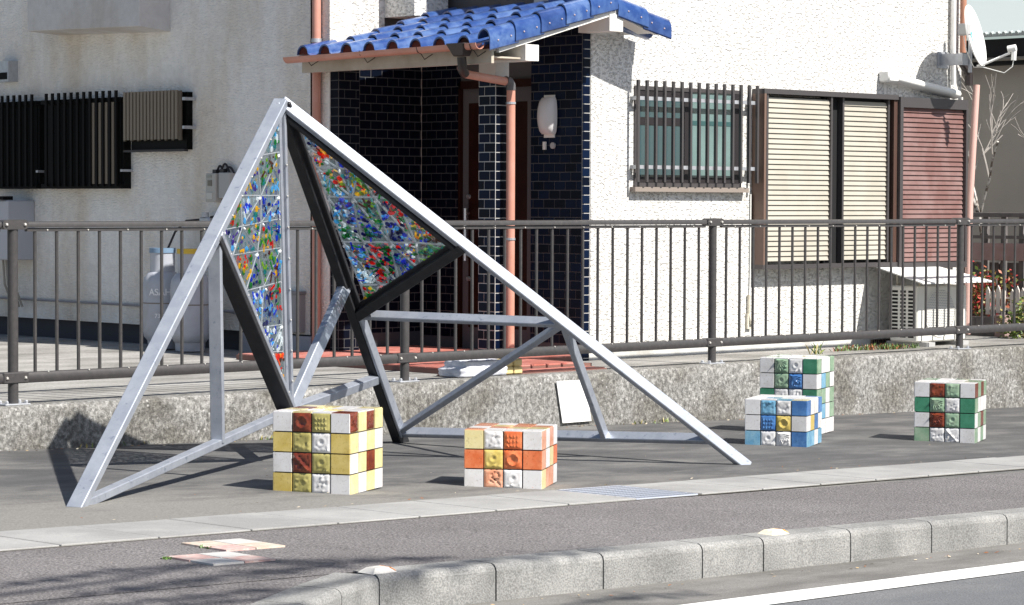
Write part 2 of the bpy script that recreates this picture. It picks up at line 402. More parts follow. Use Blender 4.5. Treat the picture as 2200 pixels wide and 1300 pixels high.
# kerb: cast stones with a rounded front arris
kerb = MB(); kerb.box(-30, 50, -5.56, -5.50, -2.2, -2.1)
kerb = tag(kerb.build('kerb', KERB), kind='structure')
def kerb_stone(ax, ay, bx, by, wd, bend=0):
    d = Vector((bx-ax, by-ay, 0)); L = d.length; d.normalize(); nrm = Vector((-d.y, d.x, 0))   # towards the sidewalk
    g = .004; secs = []
    prof = [(0,-.30), (.001,-.022), (.005,-.009), (.013,.000), (.026,.006), (wd,.008), (wd,-.30)]
    vs = []
    for t in (g, L-g):
        for u, z in prof:
            q = Vector((ax, ay, 0)) + d*t + nrm*u; vs.append((q.x, q.y, grade(q.x)+z))
    n = len(prof); fs = [tuple(range(n)), tuple(range(2*n-1, n-1, -1))] + [(i, i+1, n+i+1, n+i) for i in range(n-1)]
    b = MB(); b.add(vs, fs); return b.build('kerb_stone', KERB, kerb)
x = -2.09; y = -5.635
for i in range(24):
    y2 = y + .012 * (1 if i < 12 else 0)
    if i == 3:
        kerb_stone(x, y, x+.40, y2, .15); x += .40
    elif i == 4:
        kerb_stone(x, y, x+.60, y2, .15); x += .60
    else:
        kerb_stone(x, y, x+.60, y2, .15); x += .60
    y = y2
x, y = -2.09, -5.635
for ang, L in ((31, .42), (34, .42), (34, .6), (30, .6), (20, .6), (8, .6), (0, .6)):
    x2 = x - L*math.cos(math.radians(ang)); y2 = y - L*math.sin(math.radians(ang))
    kerb_stone(x2, y2, x, y, .17); x, y = x2, y2
kerb_stone(x-8, y, x, y, .17)
# the sidewalk widens behind the bend
b = MB(); b.add([(-30, y+.1, grade(-30)+.002), (x, y+.1, grade(x)+.002), (-2.84, -6.0, grade(-2.84)+.002), (-2.1,-5.5,grade(-2.1)+.002), (-2.1,-5.3,grade(-2.1)+.002), (-30,-5.3,grade(-30)+.002)], [(0,1,2,3,4,5)])
tag(b.build('sidewalk_flare', WALK), kind='structure')

# retaining wall and yard
def retaining():
    t = thing('retaining_wall', (0,-.12,-.3), 'low rough concrete retaining wall blotched with white lichen under the railing', 'wall')
    bm = bmesh.new(); NX = 260; rows = [(-.12,-1.6), (-.12,-.55), (-.12,-.30), (-.12,-.12), (-.122,-.02), (-.108,0.0), (-.06,.002), (.04,.0), (.10,-.002), (.10,-.5)]
    grid = []
    for i in range(NX+1):
        xx = -12 + 30*i/NX; col = []
        for j, (yy, zz) in enumerate(rows):
            r = 0 if j in (0, len(rows)-1) else .004
            if j in (4, 5): r = .008
            col.append(bm.verts.new((xx, yy + random.uniform(-r, r), zz + random.uniform(-r, r)*(.6 if j < 7 else .2))))
        grid.append(col)
    for i in range(NX):
        for j in range(len(rows)-1): bm.faces.new((grid[i][j], grid[i+1][j], grid[i+1][j+1], grid[i][j+1]))
    b = MB(); b.addbm(bm); bm.free()
    b.build('wall_body', WALL, t, smooth=True)
retaining()
b = MB(); b.quad((-12,.10,-.001), (18,.10,-.001), (18,14,-.03), (-12,14,-.03)); tag(b.build('yard', YARD), kind='structure')
b = MB()
for ang, r in (): pass
# red tiled porch floor in two levels
pf = tag(box_part('porch_floor', mat('floor_bed', (.20,.10,.08), .8), None, 3.72, 5.05, .30, 2.72, -.02, .030), kind='structure')
box_part('floor_bed', mat('floor_bed_b', (.20,.10,.08), .8), pf, 5.051, 5.55, .905, 2.72, -.02, .030)
for i in range(13):
    for j in range(16):
        x0 = 3.722 + i*.150; y0 = .302 + j*.150
        if x0+.146 > 5.60 or y0+.146 > 2.72 or (x0+.146 > 5.05 and y0 < .9): continue
        dz = random.uniform(0, .0015)
        if i+j == 0: proto = box_part('floor_tile', REDT, pf, x0, x0+.146, y0, y0+.146, .0301, .040)
        else: inst(proto, 'floor_tile', pf, (i*.150, j*.150, dz))
st = tag(box_part('porch_step', mat('step_bed', (.22,.11,.09), .8), None, 3.55, 4.98, .08, .298, -.012, .006), kind='structure')
for i in range(9):
    for j in range(1):
        x0 = 3.552 + i*.157
        if i == 0: proto = box_part('floor_tile', REDT, st, x0, x0+.153, .085, .29, .0061, .014)
        else: inst(proto, 'floor_tile', st, (i*.157, 0, random.uniform(0,.001)))
# sidewalk inlays: 2x2 ceramic tiles
PALEPINK = mat('pale_pink_ceramic', (.58,.36,.33), .35, noise=(22,5,.42,.6), col2=(.66,.54,.49))
CREAMC = mat('cream_ceramic', (.66,.60,.50), .35, noise=(22,5,.42,.6), col2=(.64,.45,.36))
WHITEC = mat('white_ceramic_inlay', (.60,.59,.57), .35)
for nm, x0, y0, cols, lab in (('a', -2.105, -4.74, (PALEPINK, CREAMC, CREAMC, WHITEC), 'square of four cream and pink tiles set in the asphalt nearer the drain slabs'),
                         ('b', -2.42, -5.072, (WHITEC, PALEPINK, PALEPINK, WHITEC), 'square of four white and pink tiles set in the asphalt nearer the kerb')):
    t = thing('tile_inlay', (x0, y0, grade(x0)), lab, 'paving inlay', 'ceramic inlays in the sidewalk')
    q = 0
    for j in range(2):
        for i in range(2):
            xa = x0+.15*i; ya = y0+.15*j; b = MB()
            zz = lambda x: grade(x)+.011
            b.hexa([(xa+.003,ya+.003,grade(xa)-.02), (xa+.147,ya+.003,grade(xa)-.02), (xa+.147,ya+.147,grade(xa)-.02), (xa+.003,ya+.147,grade(xa)-.02),
                    (xa+.003,ya+.003,zz(xa)), (xa+.147,ya+.003,zz(xa+.147)), (xa+.147,ya+.147,zz(xa+.147)), (xa+.003,ya+.147,zz(xa))])
            b.build('tile', cols[q], t); q += 1

# ------------------------------------------------------------------ fence
def fence():
    t = thing('railing', (0,0,0), 'brown grey steel pedestrian railing with vertical bars on the retaining wall', 'railing')
    posts = [-3, 0, 3, 6, 9, 12]
    b = MB(); b.lathe((0,0,0), [(.0302,0), (.0302,1.03)], 20); p0 = b.build('post', FENCE, t, smooth=True)
    b = MB(); b.cbox(-.085,.085,-.055,.055,.0,.010,.003)
    pl0 = b.build('base_plate', GALV, t)
    b = MB(); 
    for sx in (-.065,.065):
        for sy in (-.035,.035): b.lathe((sx,sy,.010), [(.012,0), (.012,.012), (.006,.018)], 6)
    ab0 = b.build('anchor_bolts', GALV, t, kind='stuff')
    b = MB()   # rounded clamp at the top, square clamp below
    poly = []
    for a in range(-90, 91, 30): poly.append((.062+.026*math.cos(math.radians(a)), -.034, 1.038+.028*math.sin(math.radians(a))))
    for a in range(90, 271, 30): poly.append((-.062+.026*math.cos(math.radians(a)), -.034, 1.038+.028*math.sin(math.radians(a))))
    b.prism(poly, (0,.066,0)); cl0 = b.build('top_clamp', FENCE, t)
    b = MB(); b.cbox(-.085,.085,-.036,.03,.125,.19,.006); c20 = b.build('lower_clamp', FENCE, t)
    b = MB()
    for sx in (-.062,.062):
        for z in (1.038,.157):
            bm = bmesh.new(); bmesh.ops.create_icosphere(bm, subdivisions=1, radius=.011)
            bmesh.ops.translate(bm, verts=bm.verts, vec=(sx,-.037,z)); b.addbm(bm); bm.free()
    bo0 = b.build('clamp_bolts', BOLT, t, kind='stuff')
    for x in posts:
        if x == 0: continue
        for o, n in ((p0,'post'), (pl0,'base_plate'), (cl0,'top_clamp'), (c20,'lower_clamp')): inst(o, n, t, (x,0,0))
        for o, n in ((ab0,'anchor_bolts'), (bo0,'clamp_bolts')): inst(o, n, t, (x,0,0))['kind'] = 'stuff'
    b = MB(); b.tube([(0,0,0), (0,0,.80)], .0085, 8); bar0 = None
    for x in posts[:-1]:
        b = MB()
        if x == posts[0]:
            r = MB(); prof = []
            # D-section hand rail with a channel beneath
            ys = [(-.024,1.022), (-.026,1.036), (-.020,1.050), (0,1.056), (.020,1.050), (.026,1.036), (.024,1.022)]
            vs = [(x+.03, yy, zz) for yy, zz in ys] + [(x+2.97, yy, zz) for yy, zz in ys]; n = len(ys)
            r.add(vs, [tuple(range(n)), tuple(range(2*n-1,n-1,-1))] + [(i,(i+1)%n,n+(i+1)%n,n+i) for i in range(n)])
            rail0 = r.build('top_rail', FENCE, t, smooth=True)
            r = MB(); r.box(x+.09, x+2.91, -.014, .014, .998, 1.018); ch0 = r.build('channel', FENCE, t)
            r = MB(); ys = [(-.021,.125), (-.030,.145), (-.030,.170), (-.021,.184), (0,.188), (.021,.184), (.030,.170), (.030,.145), (.021,.125)]
            vs = [(x+.03, yy, zz) for yy, zz in ys] + [(x+2.97, yy, zz) for yy, zz in ys]; n = len(ys)
            r.add(vs, [tuple(range(n)), tuple(range(2*n-1,n-1,-1))] + [(i,(i+1)%n,n+(i+1)%n,n+i) for i in range(n)])
            low0 = r.build('bottom_rail', FENCE, t, smooth=True)
            r = MB()
            for i in range(10):
                for z, yy in ((1.006,-.018), (.184,-.024)):
                    bm = bmesh.new(); bmesh.ops.create_icosphere(bm, subdivisions=1, radius=.0065)
                    bmesh.ops.translate(bm, verts=bm.verts, vec=(x+.225+i*.283, yy, z)); r.addbm(bm); bm.free()
            rv0 = r.build('rivets', BOLT, t, kind='stuff')
        else:
            for o, n in ((rail0,'top_rail'), (ch0,'channel'), (low0,'bottom_rail')): inst(o, n, t, (x-posts[0],0,0))
            inst(rv0, 'rivets', t, (x-posts[0],0,0))['kind'] = 'stuff'
        for i in range(1, 20):
            xx = x + .15*i
            if bar0 is None:
                r = MB(); r.tube([(xx,0,.185), (xx,0,1.0)], .0103, 8); bar0 = r.build('bar', FENCE, t, smooth=True); bx = xx
            else: inst(bar0, 'bar', t, (xx-bx,0,0))
fence()

# ------------------------------------------------------------------ house
H = thing('house', (6.5,2,0), 'white stuccoed house with a blue tiled entrance porch, shutters and barred windows', 'house')
def hb(name, m, *a, **k): return box_part(name, m, H, *a, **k)
hb('wall', STUCCO_W, 5.64, 10.2, .90, 6.5, .105, 7.0)
hb('wall', STUCCO_W, 5.20, 5.552, 2.39, 2.748, 2.62, 7.0)
b = MB(); b.box(4.50, 10.1, 2.76, 9.5, .15, 7.0); b.box(4.50, 4.72, 2.57, 2.76, .15, 7.0)
b.build('wall', STUCCO_G, H, label='grey weathered stucco wing in shade')
b = MB(); b.box(4.725, 5.2, 2.742, 2.76, 2.4, 7.0); b.build('wall', STUCCO_W, H, label='sunlit strip of upper wall above the porch roof')
hb('plinth', PLINTH, 5.64, 10.15, .93, 6.4, -.3, .105)
hb('plinth', mat('dark_footing', (.045,.045,.055), .8), 4.56, 9, 2.75, 9.4, -.3, .15)
hb('wall', GROUT, 5.575, 5.64, .906, 1.45, -.1, 7.0, label='grouted return of the porch side wall')
hb('wall', GROUT_SHADE, 5.553, 5.5749, .9065, 1.45, -.1, 2.6, label='jointed face of the porch side wall, shade put into its colour')
hb('wall', GROUT_SHADE, 5.61, 5.70, 1.449, 2.765, -.1, 2.9)
hb('wall', GROUT_SHADE, 4.50, 5.60, 2.756, 2.80, -.1, 2.9)
hb('pillar', GROUT, 4.668, 4.80, .908, 1.085, -.02, 2.25, label='porch pillar clad in navy tile')
hb('pillar', GROUT_SHADE, 4.508, 4.72, 2.478, 2.57, -.02, 2.27)
# ---- navy wall tiles: 300 nearest are parts, the rest one joined part
TP, TH, JT = .1150, .0678, .0075
def tmesh(axis, wd):
    b = MB()
    if axis == 'Y': b.cbox(0, wd, -.004, .001, 0, TH-JT, .0012)     # faces -Y
    else: b.cbox(-.004, .001, 0, wd, 0, TH-JT, .0012)                # faces -X
    me = bpy.data.meshes.new('navy_tile'); me.from_pydata([tuple(v) for v in b.v], [], b.f)
    return me, b
cache = {}; ntile = 0; rest = MB()
def put_tile(axis, x, y, z, wd):
    global ntile
    mi = random.choice((0,0,1,2))
    key = (axis, round(wd,3), mi)
    if ntile < 298:
        if key not in cache:
            me, _ = tmesh(axis, wd); me.materials.append(NAVY[mi]); cache[key] = me
        o = bpy.data.objects.new('wall_tile', cache[key]); COL.objects.link(o); o.parent = H
        o.location = Vector((x + random.uniform(-.0006,.0006), y, z)) - Vector((6.5,2,0)); ntile += 1
    else:
        n = len(rest.v)
        if axis == 'Y': rest.cbox(x, x+wd, y-.004, y+.001, z, z+TH-JT, .0012)
        else: rest.cbox(x-.004, x+.001, y, y+wd, z, z+TH-JT, .0012)
def tile_face(axis, fixed, a0, a1, z0, z1, half=True, off=0.0, rev=False):
    r = 0; z = z0
    while z + TH - JT <= z1:
        s = a0 + (off if r % 2 else 0)
        cuts = []
        if half and r % 2: cuts.append((a0, a0+TP/2-JT)); s = a0 + TP/2
        else: s = a0
        while s < a1 - .012:
            cuts.append((s, min(s+TP-JT, a1))); s += TP
        for c0, c1 in cuts:
            if rev: c0, c1 = a1-(c1-a0), a1-(c0-a0)
            if c1-c0 < .012: continue
            if axis == 'Y': put_tile('Y', c0, fixed, z, c1-c0)
            else: put_tile('X', fixed, c0, z, c1-c0)
        z += TH; r += 1
tile_face('Y', .906, 5.556, 5.632, -.05, 2.52, half=False)                 # strip at the sunny corner
tile_face('X', 5.553, .912, 1.449, .12, 2.52, rev=False)                    # porch side wall
tile_face('X', 4.668, .912, 1.082, .05, 2.10)                              # pillar, street side
tile_face('Y', .908, 4.672, 4.79, .05, 2.10, half=False)
tile_face('X', 5.61, 2.30, 2.755, .12, 2.45)
tile_face('X', 4.508, 2.48, 2.565, .0, 2.30, half=False)
tile_face('Y', 2.478, 4.515, 4.715, .0, 2.30)
tile_face('Y', 2.756, 4.73, 5.60, .12, 2.45)
tile_face('X', 5.61, 1.449, 1.455, .12, 2.45)
rest.build('wall_tiles', TILE_SHADE, H, kind='stuff', label='navy tiles deeper in the porch, shade put into their colour')

# ---- entrance door on the inner side wall, letter plate, lamp
d = box_part('door', WOODD, H, 5.615, 5.66, 1.46, 2.29, .03, 2.06)
for y0, y1 in ((1.452,1.475), (2.275,2.30)): box_part('door_frame', WOODD, H, 5.58, 5.64, y0, y1, .03, 2.12)
box_part('door_frame', WOODD, H, 5.58, 5.64, 1.452, 2.30, 2.06, 2.12)
for y0 in (1.55, 1.80, 2.03): box_part('panel', WOODD, d, 5.608, 5.6149, y0, y0+.18, .2, 1.95, .003)
b = MB(); b.tube([(5.565,2.20,.72), (5.565,2.20,1.13)], .016, 10)
b.tube([(5.565,2.20,.76), (5.612,2.20,.76)], .008, 6); b.tube([(5.565,2.20,1.09), (5.612,2.20,1.09)], .008, 6)
b.build('handle', mat('brushed_steel', (.75,.76,.80), .3, metal=.9), d, smooth=True)
for z in (1.22, .58):
    b = MB(); b.tube([(5.614,2.20,z), (5.590,2.20,z)], .020, 12, r1=.016); b.build('lock', mat('lock_steel', (.7,.7,.7), .3, metal=.8), d, smooth=True)
box_part('hinge_plate', GALV, d, 5.606, 5.614, 1.475, 1.49, 1.60, 1.78)
box_part('letter_plate', GREYW, H, 5.02, 5.14, 2.738, 2.747, 1.30, 1.34)
lamp = thing('wall_lamp', (5.54,1.24,1.82), 'white half cylinder wall lamp on navy tiles beside the entrance', 'lamp')
def lampshade():
    b = MB(); n = 10; L0, L1 = 1.69, 1.965; rings = []
    for i in range(13):
        t = i/12; z = L0 + (L1-L0)*t; r = .045 + .055*math.sin(math.pi*min(1,max(0,t)))**.55
        ring = []
        for k in range(n+1):
            a = math.pi*k/n; ring.append((5.538 - r*math.sin(a), 1.24 + .085*math.cos(a)*(r/.1)**.3, z))
        rings.append(ring)
    vs = [q for r in rings for q in r]; fs = []
    for i in range(12):
        for k in range(n): fs.append((i*(n+1)+k, i*(n+1)+k+1, (i+1)*(n+1)+k+1, (i+1)*(n+1)+k))
    fs.append(tuple(range(n+1))); fs.append(tuple(12*(n+1)+k for k in range(n+1)))
    b.add(vs, fs); b.build('shade', LAMPW, lamp, smooth=True)
    box_part('back_plate', WHITEPL, lamp, 5.535, 5.545, 1.185, 1.295, 1.665, 1.985)
lampshade()
box_part('bell_push', WHITEPL, H, 5.532, 5.545, 1.275, 1.305, 1.575, 1.635)
b = MB(); b.tube([(5.545,1.20,1.605), (5.530,1.20,1.605)], .024, 14); b.build('intercom', GREYW, H)

# ---- barred window
win = box_part('window', ALU, H, 6.10, 7.32, .885, .94, 1.300, 1.330)
def on(name, m, par, *a, **k): return box_part(name, m, par, *a, **k)
on('frame', ALU, win, 6.10, 7.32, .885, .94, 2.035, 2.065)
on('frame', ALU, win, 6.10, 6.13, .885, .94, 1.330, 2.035); on('frame', ALU, win, 7.29, 7.32, .885, .94, 1.330, 2.035)
on('sash', ALU_D, win, 6.13, 6.71, .892, .899, 1.330, 1.375); on('sash', ALU_D, win, 6.13, 6.71, .892, .899, 1.985, 2.035)
on('sash', ALU_D, win, 6.66, 6.71, .890, .8915, 1.375, 1.985)
on('sash', ALU_D, win, 6.71, 7.29, .888, .8995, 1.330, 1.375); on('sash', ALU_D, win, 6.71, 6.745, .888, .8995, 1.375, 2.035); on('sash', ALU_D, win, 7.22, 7.29, .888, .8995, 1.375, 2.035)
on('pane', WINGD, win, 6.13, 6.66, .8975, .8995, 1.375, 1.985); on('pane', WINGL, win, 6.745, 7.22, .8975, .8995, 1.375, 2.035)
on('sash_bar', ALU_D, win, 6.13, 6.66, .894, .8974, 1.77, 1.83); on('sash_bar', mat('green_bar', (.04,.10,.10), .4), win, 6.745, 7.22, .895, .8974, 1.78, 1.815)
on('sill', mat('sill_brown', (.26,.22,.19), .5), win, 6.06, 7.36, .84, .90, 1.262, 1.298)
gr = thing('window_grille', (6.7,.81,1.7), 'brown aluminium bar grille fixed in front of the small window', 'grille')
b0 = None
for i in range(15):
    xx = 6.055 + .0976*i
    if b0 is None: b0 = box_part('bar', ALU, gr, xx-.010, xx+.010, .800, .822, 1.335, 2.105)
    else: inst(b0, 'bar', gr, (.0976*i, 0, 0))
for z in (1.435, 1.955):
    box_part('cross_rail', GALV, gr, 6.05, 7.43, .8225, .835, z, z+.028)
    for xx in (6.06, 7.38): box_part('bracket', GALV, gr, xx, xx+.035, .835, .90, z, z+.028)

# ---- shuttered window and shutter case
def shutter(name, x0, x1, z0, z1, m, parent, y=.80):
    fr = box_part(name, ALU, parent, x0-.022, x0, y-.018, y+.04, z0-.02, z1+.02)
    box_part('stile', ALU, fr, x1, x1+.020, y-.018, y+.04, z0-.02, z1+.02)
    pitch = .0408; n = int((z1-z0)/pitch); s0 = None
    for i in range(n):
        z = z0 + pitch*i
        if s0 is None:
            b = MB(); b.add([(x0,y-.004,z+.002), (x1,y-.004,z+.002), (x1,y+.008,z+.039), (x0,y+.008,z+.039), (x0,y+.016,z+.034), (x1,y+.016,z+.034), (x1,y+.004,z), (x0,y+.004,z)],
                            [(0,1,2,3),(3,2,5,4),(4,5,6,7),(7,6,1,0),(0,3,4,7),(1,6,5,2)])
            s0 = b.build('slat', m, fr)
        else: inst(s0, 'slat', fr, (0,0,pitch*i))
    box_part('backing', BLACK, fr, x0, x1, y+.03, y+.038, z0, z1)
    return fr
box_part('shutter_frame', ALU, H, 7.46, 9.17, .77, .90, 2.045, 2.085)
box_part('shutter_frame', ALU, H, 7.46, 9.17, .77, .90, .655, .690)
box_part('shutter_frame', mat('brown_side', (.16,.10,.075), .5), H, 7.46, 7.485, .77, .90, .69, 2.045)
box_part('shutter_frame', mat('brown_jamb', (.075,.04,.03), .5), H, 9.125, 9.17, .785, .90, .69, 2.045)
box_part('shutter_recess', BLACK, H, 8.30, 9.16, .86, .895, .69, 2.045)
shutter('louvre_shutter', 7.525, 8.30, .715, 2.03, CREAMS, H, .80)
shutter('louvre_shutter', 8.50, 9.075, .715, 2.03, CREAMS, H, .825)
cs = box_part('shutter_case', ALU, H, 9.175, 10.11, .755, .90, 1.985, 2.07, label='dusty pink louvred shutter case')
box_part('case_frame', ALU, cs, 9.175, 10.11, .755, .90, .635, .685); box_part('case_frame', ALU, cs, 9.175, 9.215, .755, .90, .685, 1.985); box_part('case_frame', ALU, cs, 10.085, 10.11, .755, .90, .685, 1.985)
sl = None
for i in range(32):
    z = .69 + .0405*i; y = .785
    if sl is None:
        b = MB(); b.add([(9.22,y-.004,z+.002), (10.08,y-.004,z+.002), (10.08,y+.008,z+.039), (9.22,y+.008,z+.039), (9.22,y+.016,z+.034), (10.08,y+.016,z+.034), (10.08,y+.004,z), (9.22,y+.004,z)],
                        [(0,1,2,3),(3,2,5,4),(4,5,6,7),(7,6,1,0),(0,3,4,7),(1,6,5,2)])
        sl = b.build('slat', PINKS, cs)
    else: inst(sl, 'slat', cs, (0,0,.0405*i))
box_part('backing', BLACK, cs, 9.22, 10.08, .815, .82, .69, 1.985)
# vent, tap plate and stain on the facade
v = box_part('foundation_vent', mat('vent_brown', (.20,.14,.10), .6), H, 9.02, 9.30, .922, .929, -.035, .04)
for i in range(9): box_part('fin', ALU_D, v, 9.04+.029*i, 9.048+.029*i, .914, .9219, -.03, .035)
b = MB(); b.tube([(7.42,.885,.45), (7.42,.885,.30), (7.43,.86,.22)], .014, 8); b.box(7.395,7.45,.875,.899,.18,.30)
b.build('outdoor_socket', BEIGE, H)
b = MB(); b.tube([(7.44,.89,1.25), (7.44,.89,.62), (7.43,.89,.30)], .007, 6); b.build('cable', WHITEPL, H)

# ---- left wing: louvred windows, hood, vent, pipes
def vlouvre(name, y0, y1, z0, z1, m, parent, x=4.40, wd=.045, gap=.092, over=.05):
    s0 = None; y = y0
    while y < y1:
        if s0 is None: s0 = box_part(name, m, parent, x-.012, x+.004, y, y+wd, z0, z1+over); ys = y
        else: inst(s0, name, parent, (0, y-ys, 0))
        y += gap
SLATD = mat('dark_grille', (.004,.004,.004), .7, spec=.15); SLATB = mat('tan_louvre', (.20,.165,.125), .6)
for (y0, y1, z0, z1, ntan) in ((5.18, 6.33, 1.30, 2.04, 3), (6.43, 7.9, 1.30, 2.04, 0)):
    wn = box_part('window', SLATD, H, 4.43, 4.52, y0-.03, y1, z0-.02, z1+.0)
    box_part('pane', mat('black_glass', (.003,.003,.003), .5, spec=.1), wn, 4.425, 4.43, y0, y1-.03, z0, z1-.02)
    box_part('top_rail', SLATD, wn, 4.395, 4.425, y0-.03, y1, z1-.035, z1)
    box_part('bottom_rail', SLATD, wn, 4.395, 4.425, y0-.03, y1, z0-.02, z0+.02)
    vlouvre('bar', y0, y1-.03, z0, z1, SLATD, wn, 4.385, .028, .0935, .055)
    vlouvre('slat', y0+.06, y0+.06+.0935*ntan, z0+.02, z1-.04, SLATB, wn, 4.40, .040, .0935, 0)  # tan slats only at the near end of the window
    box_part('bracket', GALV, wn, 4.39, 4.50, y0-.06, y0-.03, z0+.12, z0+.14)
wn = box_part('window', mat('black_glass_small', (.003,.003,.003), .5, spec=.1), H, 4.44, 4.52, 4.30, 5.06, 1.595, 2.06)
vlouvre('slat', 4.36, 5.10, 1.68, 2.045, SLATB, wn, 4.40, .030, .0475, .03)
vlouvre('bar', 4.33, 5.10, 1.67, 2.05, mat('tan_louvre_dark', (.12,.095,.07), .6), wn, 4.415, .030, .0953, .02)
box_part('sill', ALU_D, wn, 4.40, 4.44, 4.28, 5.12, 1.58, 1.598)
for z in (1.76, 1.99): box_part('bracket', GALV, wn, 4.38, 4.50, 4.25, 4.28, z, z+.025)
hood = MB(); hood.hexa([(4.19,4.60,2.59), (4.5,4.60,2.56), (4.5,6.22,2.60), (4.19,6.22,2.62), (4.19,4.60,3.4), (4.5,4.60,3.4), (4.5,6.22,3.4), (4.19,6.22,3.4)], .004)
hood.build('balcony_base', stucco('hood_render', (.62,.61,.60), (.50,.46,.41), .2), H, label='projecting rendered box at the top of the left wing')
v = box_part('wall_vent', GALV, H, 4.40, 4.50, 6.84, 7.06, 2.22, 2.40); box_part('vent_mouth', SLATD, v, 4.395, 4.3999, 6.86, 7.04, 2.24, 2.30)
b = MB(); b.tube([(4.47,2.95,.29), (4.47,3.78,.30), (4.47,5.0,.31), (4.47,9,.32)], .011, 6); b.tube([(4.47,3.78,.30), (4.47,3.70,.28), (4.47,3.70,.55), (4.47,3.72,1.1)], .009, 6)
b.build('gas_pipe', mat('pipe_grey', (.27,.26,.27), .6), H)
box_part('meter_box', mat('meter_grey', (.32,.32,.33), .6), H, 4.44, 4.50, 2.86, 3.05, .17, .46)
box_part('meter_lid', mat('meter_lid', (.25,.25,.26), .6), H, 4.43, 4.50, 2.85, 3.06, .462, .485)
b = MB(); b.box(4.44, 4.505, 2.72, 3.6, -.02, .14); b.build('footing', mat('footing_white', (.34,.34,.37), .8), H)
e = thing('power_meter', (4.4,3.85,1.3), 'grey electric meters with cable loops on the shaded wall behind the left steel leg', 'meter')
box_part('meter_case', mat('meter_a', (.42,.41,.38), .5), e, 4.39, 4.50, 3.855, 3.985, 1.17, 1.40, .006)
box_part('meter_case', mat('meter_b', (.40,.40,.39), .5), e, 4.41, 4.50, 3.70, 3.845, 1.20, 1.405, .006)
box_part('dial', mat('meter_dial', (.16,.15,.12), .3), e, 4.384, 4.39, 3.90, 3.95, 1.30, 1.345)
box_part('name_plate', mat('meter_plate', (.30,.30,.27), .4), e, 4.384, 4.39, 3.905, 3.965, 1.365, 1.385)
box_part('dial_cover', mat('meter_cover', (.55,.54,.50), .4), e, 4.384, 4.39, 3.89, 3.965, 1.195, 1.245)
b = MB()
for y0, y1, h in ((3.93,3.84,.06), (3.88,3.76,.075), (3.83,3.70,.05)):
    b.tube([(4.46, y0+(y1-y0)*t, 1.40 + h*math.sin(math.pi*t)) for t in [i/8 for i in range(9)]], .009, 6)
b.box(4.43,4.47,3.90,3.945,1.40,1.43); b.box(4.43,4.47,3.80,3.85,1.405,1.435)
b.build('cable', ALU_D, e)
heater = thing('water_heater', (4.3,6.7,.9), 'pale grey wall mounted water heater at the left edge behind the railing', 'water heater')
box_part('casing', mat('heater_grey', (.42,.43,.47), .4), heater, 4.22, 4.50, 6.58, 7.1, .66, 1.18, .01)
box_part('flue', SLATD, heater, 4.20, 4.30, 6.62, 6.80, 1.182, 1.215)
b = MB()
for i, y in enumerate((6.63, 6.68, 6.73, 6.78)): b.tube([(4.30,y,.66), (4.31,y-.01,.45), (4.40,y,.25)], .010, 6)
b.build('pipes', mat('heater_pipes', (.30,.28,.25), .6), heater)

# ---- downpipes
b = MB(); b.tube([(4.46,2.68,7), (4.46,2.68,.05)], .034, 14); b.build('downpipe', PINKPVC, H, smooth=True)
b = MB(); b.tube([(4.46,2.68,2.42), (4.46,2.68,2.39)], .040, 14); b.build('pipe_clip', GALV, H, smooth=True)
b = MB(); b.tube([(4.245,.82,2.13), (4.30,.84,2.085), (4.71,.84,2.045)], .030, 12); b.build('downpipe', PINKPVC, H, smooth=True)
b = MB(); b.tube([(4.755,.84,1.99), (4.755,.84,.0)], .032, 16); b.build('downpipe', PINKPVC, H, smooth=True, label='pink downpipe in front of the navy tiled pillar')
b = MB(); b.tube([(4.70,.84,2.05), (4.735,.84,2.045), (4.753,.84,2.02), (4.755,.84,1.985)], .036, 12); b.build('pipe_elbow', mat('elbow_grey', (.10,.095,.10), .4), H, smooth=True)
b = MB(); b.tube([(4.235,.80,2.20), (4.24,.80,2.15), (4.26,.82,2.11), (4.305,.84,2.085)], .034, 12); b.build('pipe_elbow', BROWNPVC, H, smooth=True)
for z in (1.90, .92, .62): 
    b = MB(); b.tube([(4.755,.84,z), (4.755,.84,z-.016)], .036, 16); b.build('pipe_clip', GALV, H)
box_part('drain_cap', ALU_D, H, 4.70, 4.81, .78, .90, -.001, .05)

# ---- porch roof
roof = MB()   # boarded deck under the tiles
AXX, AZZ = 5.56, 2.555       # ridge
def deck(xe, ze, y0, y1, th, bm_):
    bm_.hexa([(xe,y0,ze), (AXX,y0,AZZ), (AXX,y1,AZZ), (xe,y1,ze), (xe,y0,ze+th), (AXX,y0,AZZ+th), (AXX,y1,AZZ+th), (xe,y1,ze+th)])
roof.hexa([(4.36,.62,2.235), (AXX,.62,AZZ), (AXX,2.46,AZZ), (4.36,2.46,2.235), (4.36,.62,2.265), (AXX,.62,AZZ+.03), (AXX,2.46,AZZ+.03), (4.36,2.46,2.265)])
roof.hexa([(4.36,2.461,2.235), (4.499,2.461,2.275), (4.499,2.70,2.275), (4.36,2.70,2.235), (4.36,2.461,2.265), (4.499,2.461,2.305), (4.499,2.70,2.305), (4.36,2.70,2.265)])
roof.hexa([(AXX+.001,.62,AZZ), (5.99,.62,2.44), (5.99,.898,2.44), (AXX+.001,.898,AZZ), (AXX+.001,.62,AZZ+.03), (5.99,.62,2.47), (5.99,.898,2.47), (AXX+.001,.898,AZZ+.03)])
roof = roof.build('porch_roof', WHITEP, H)
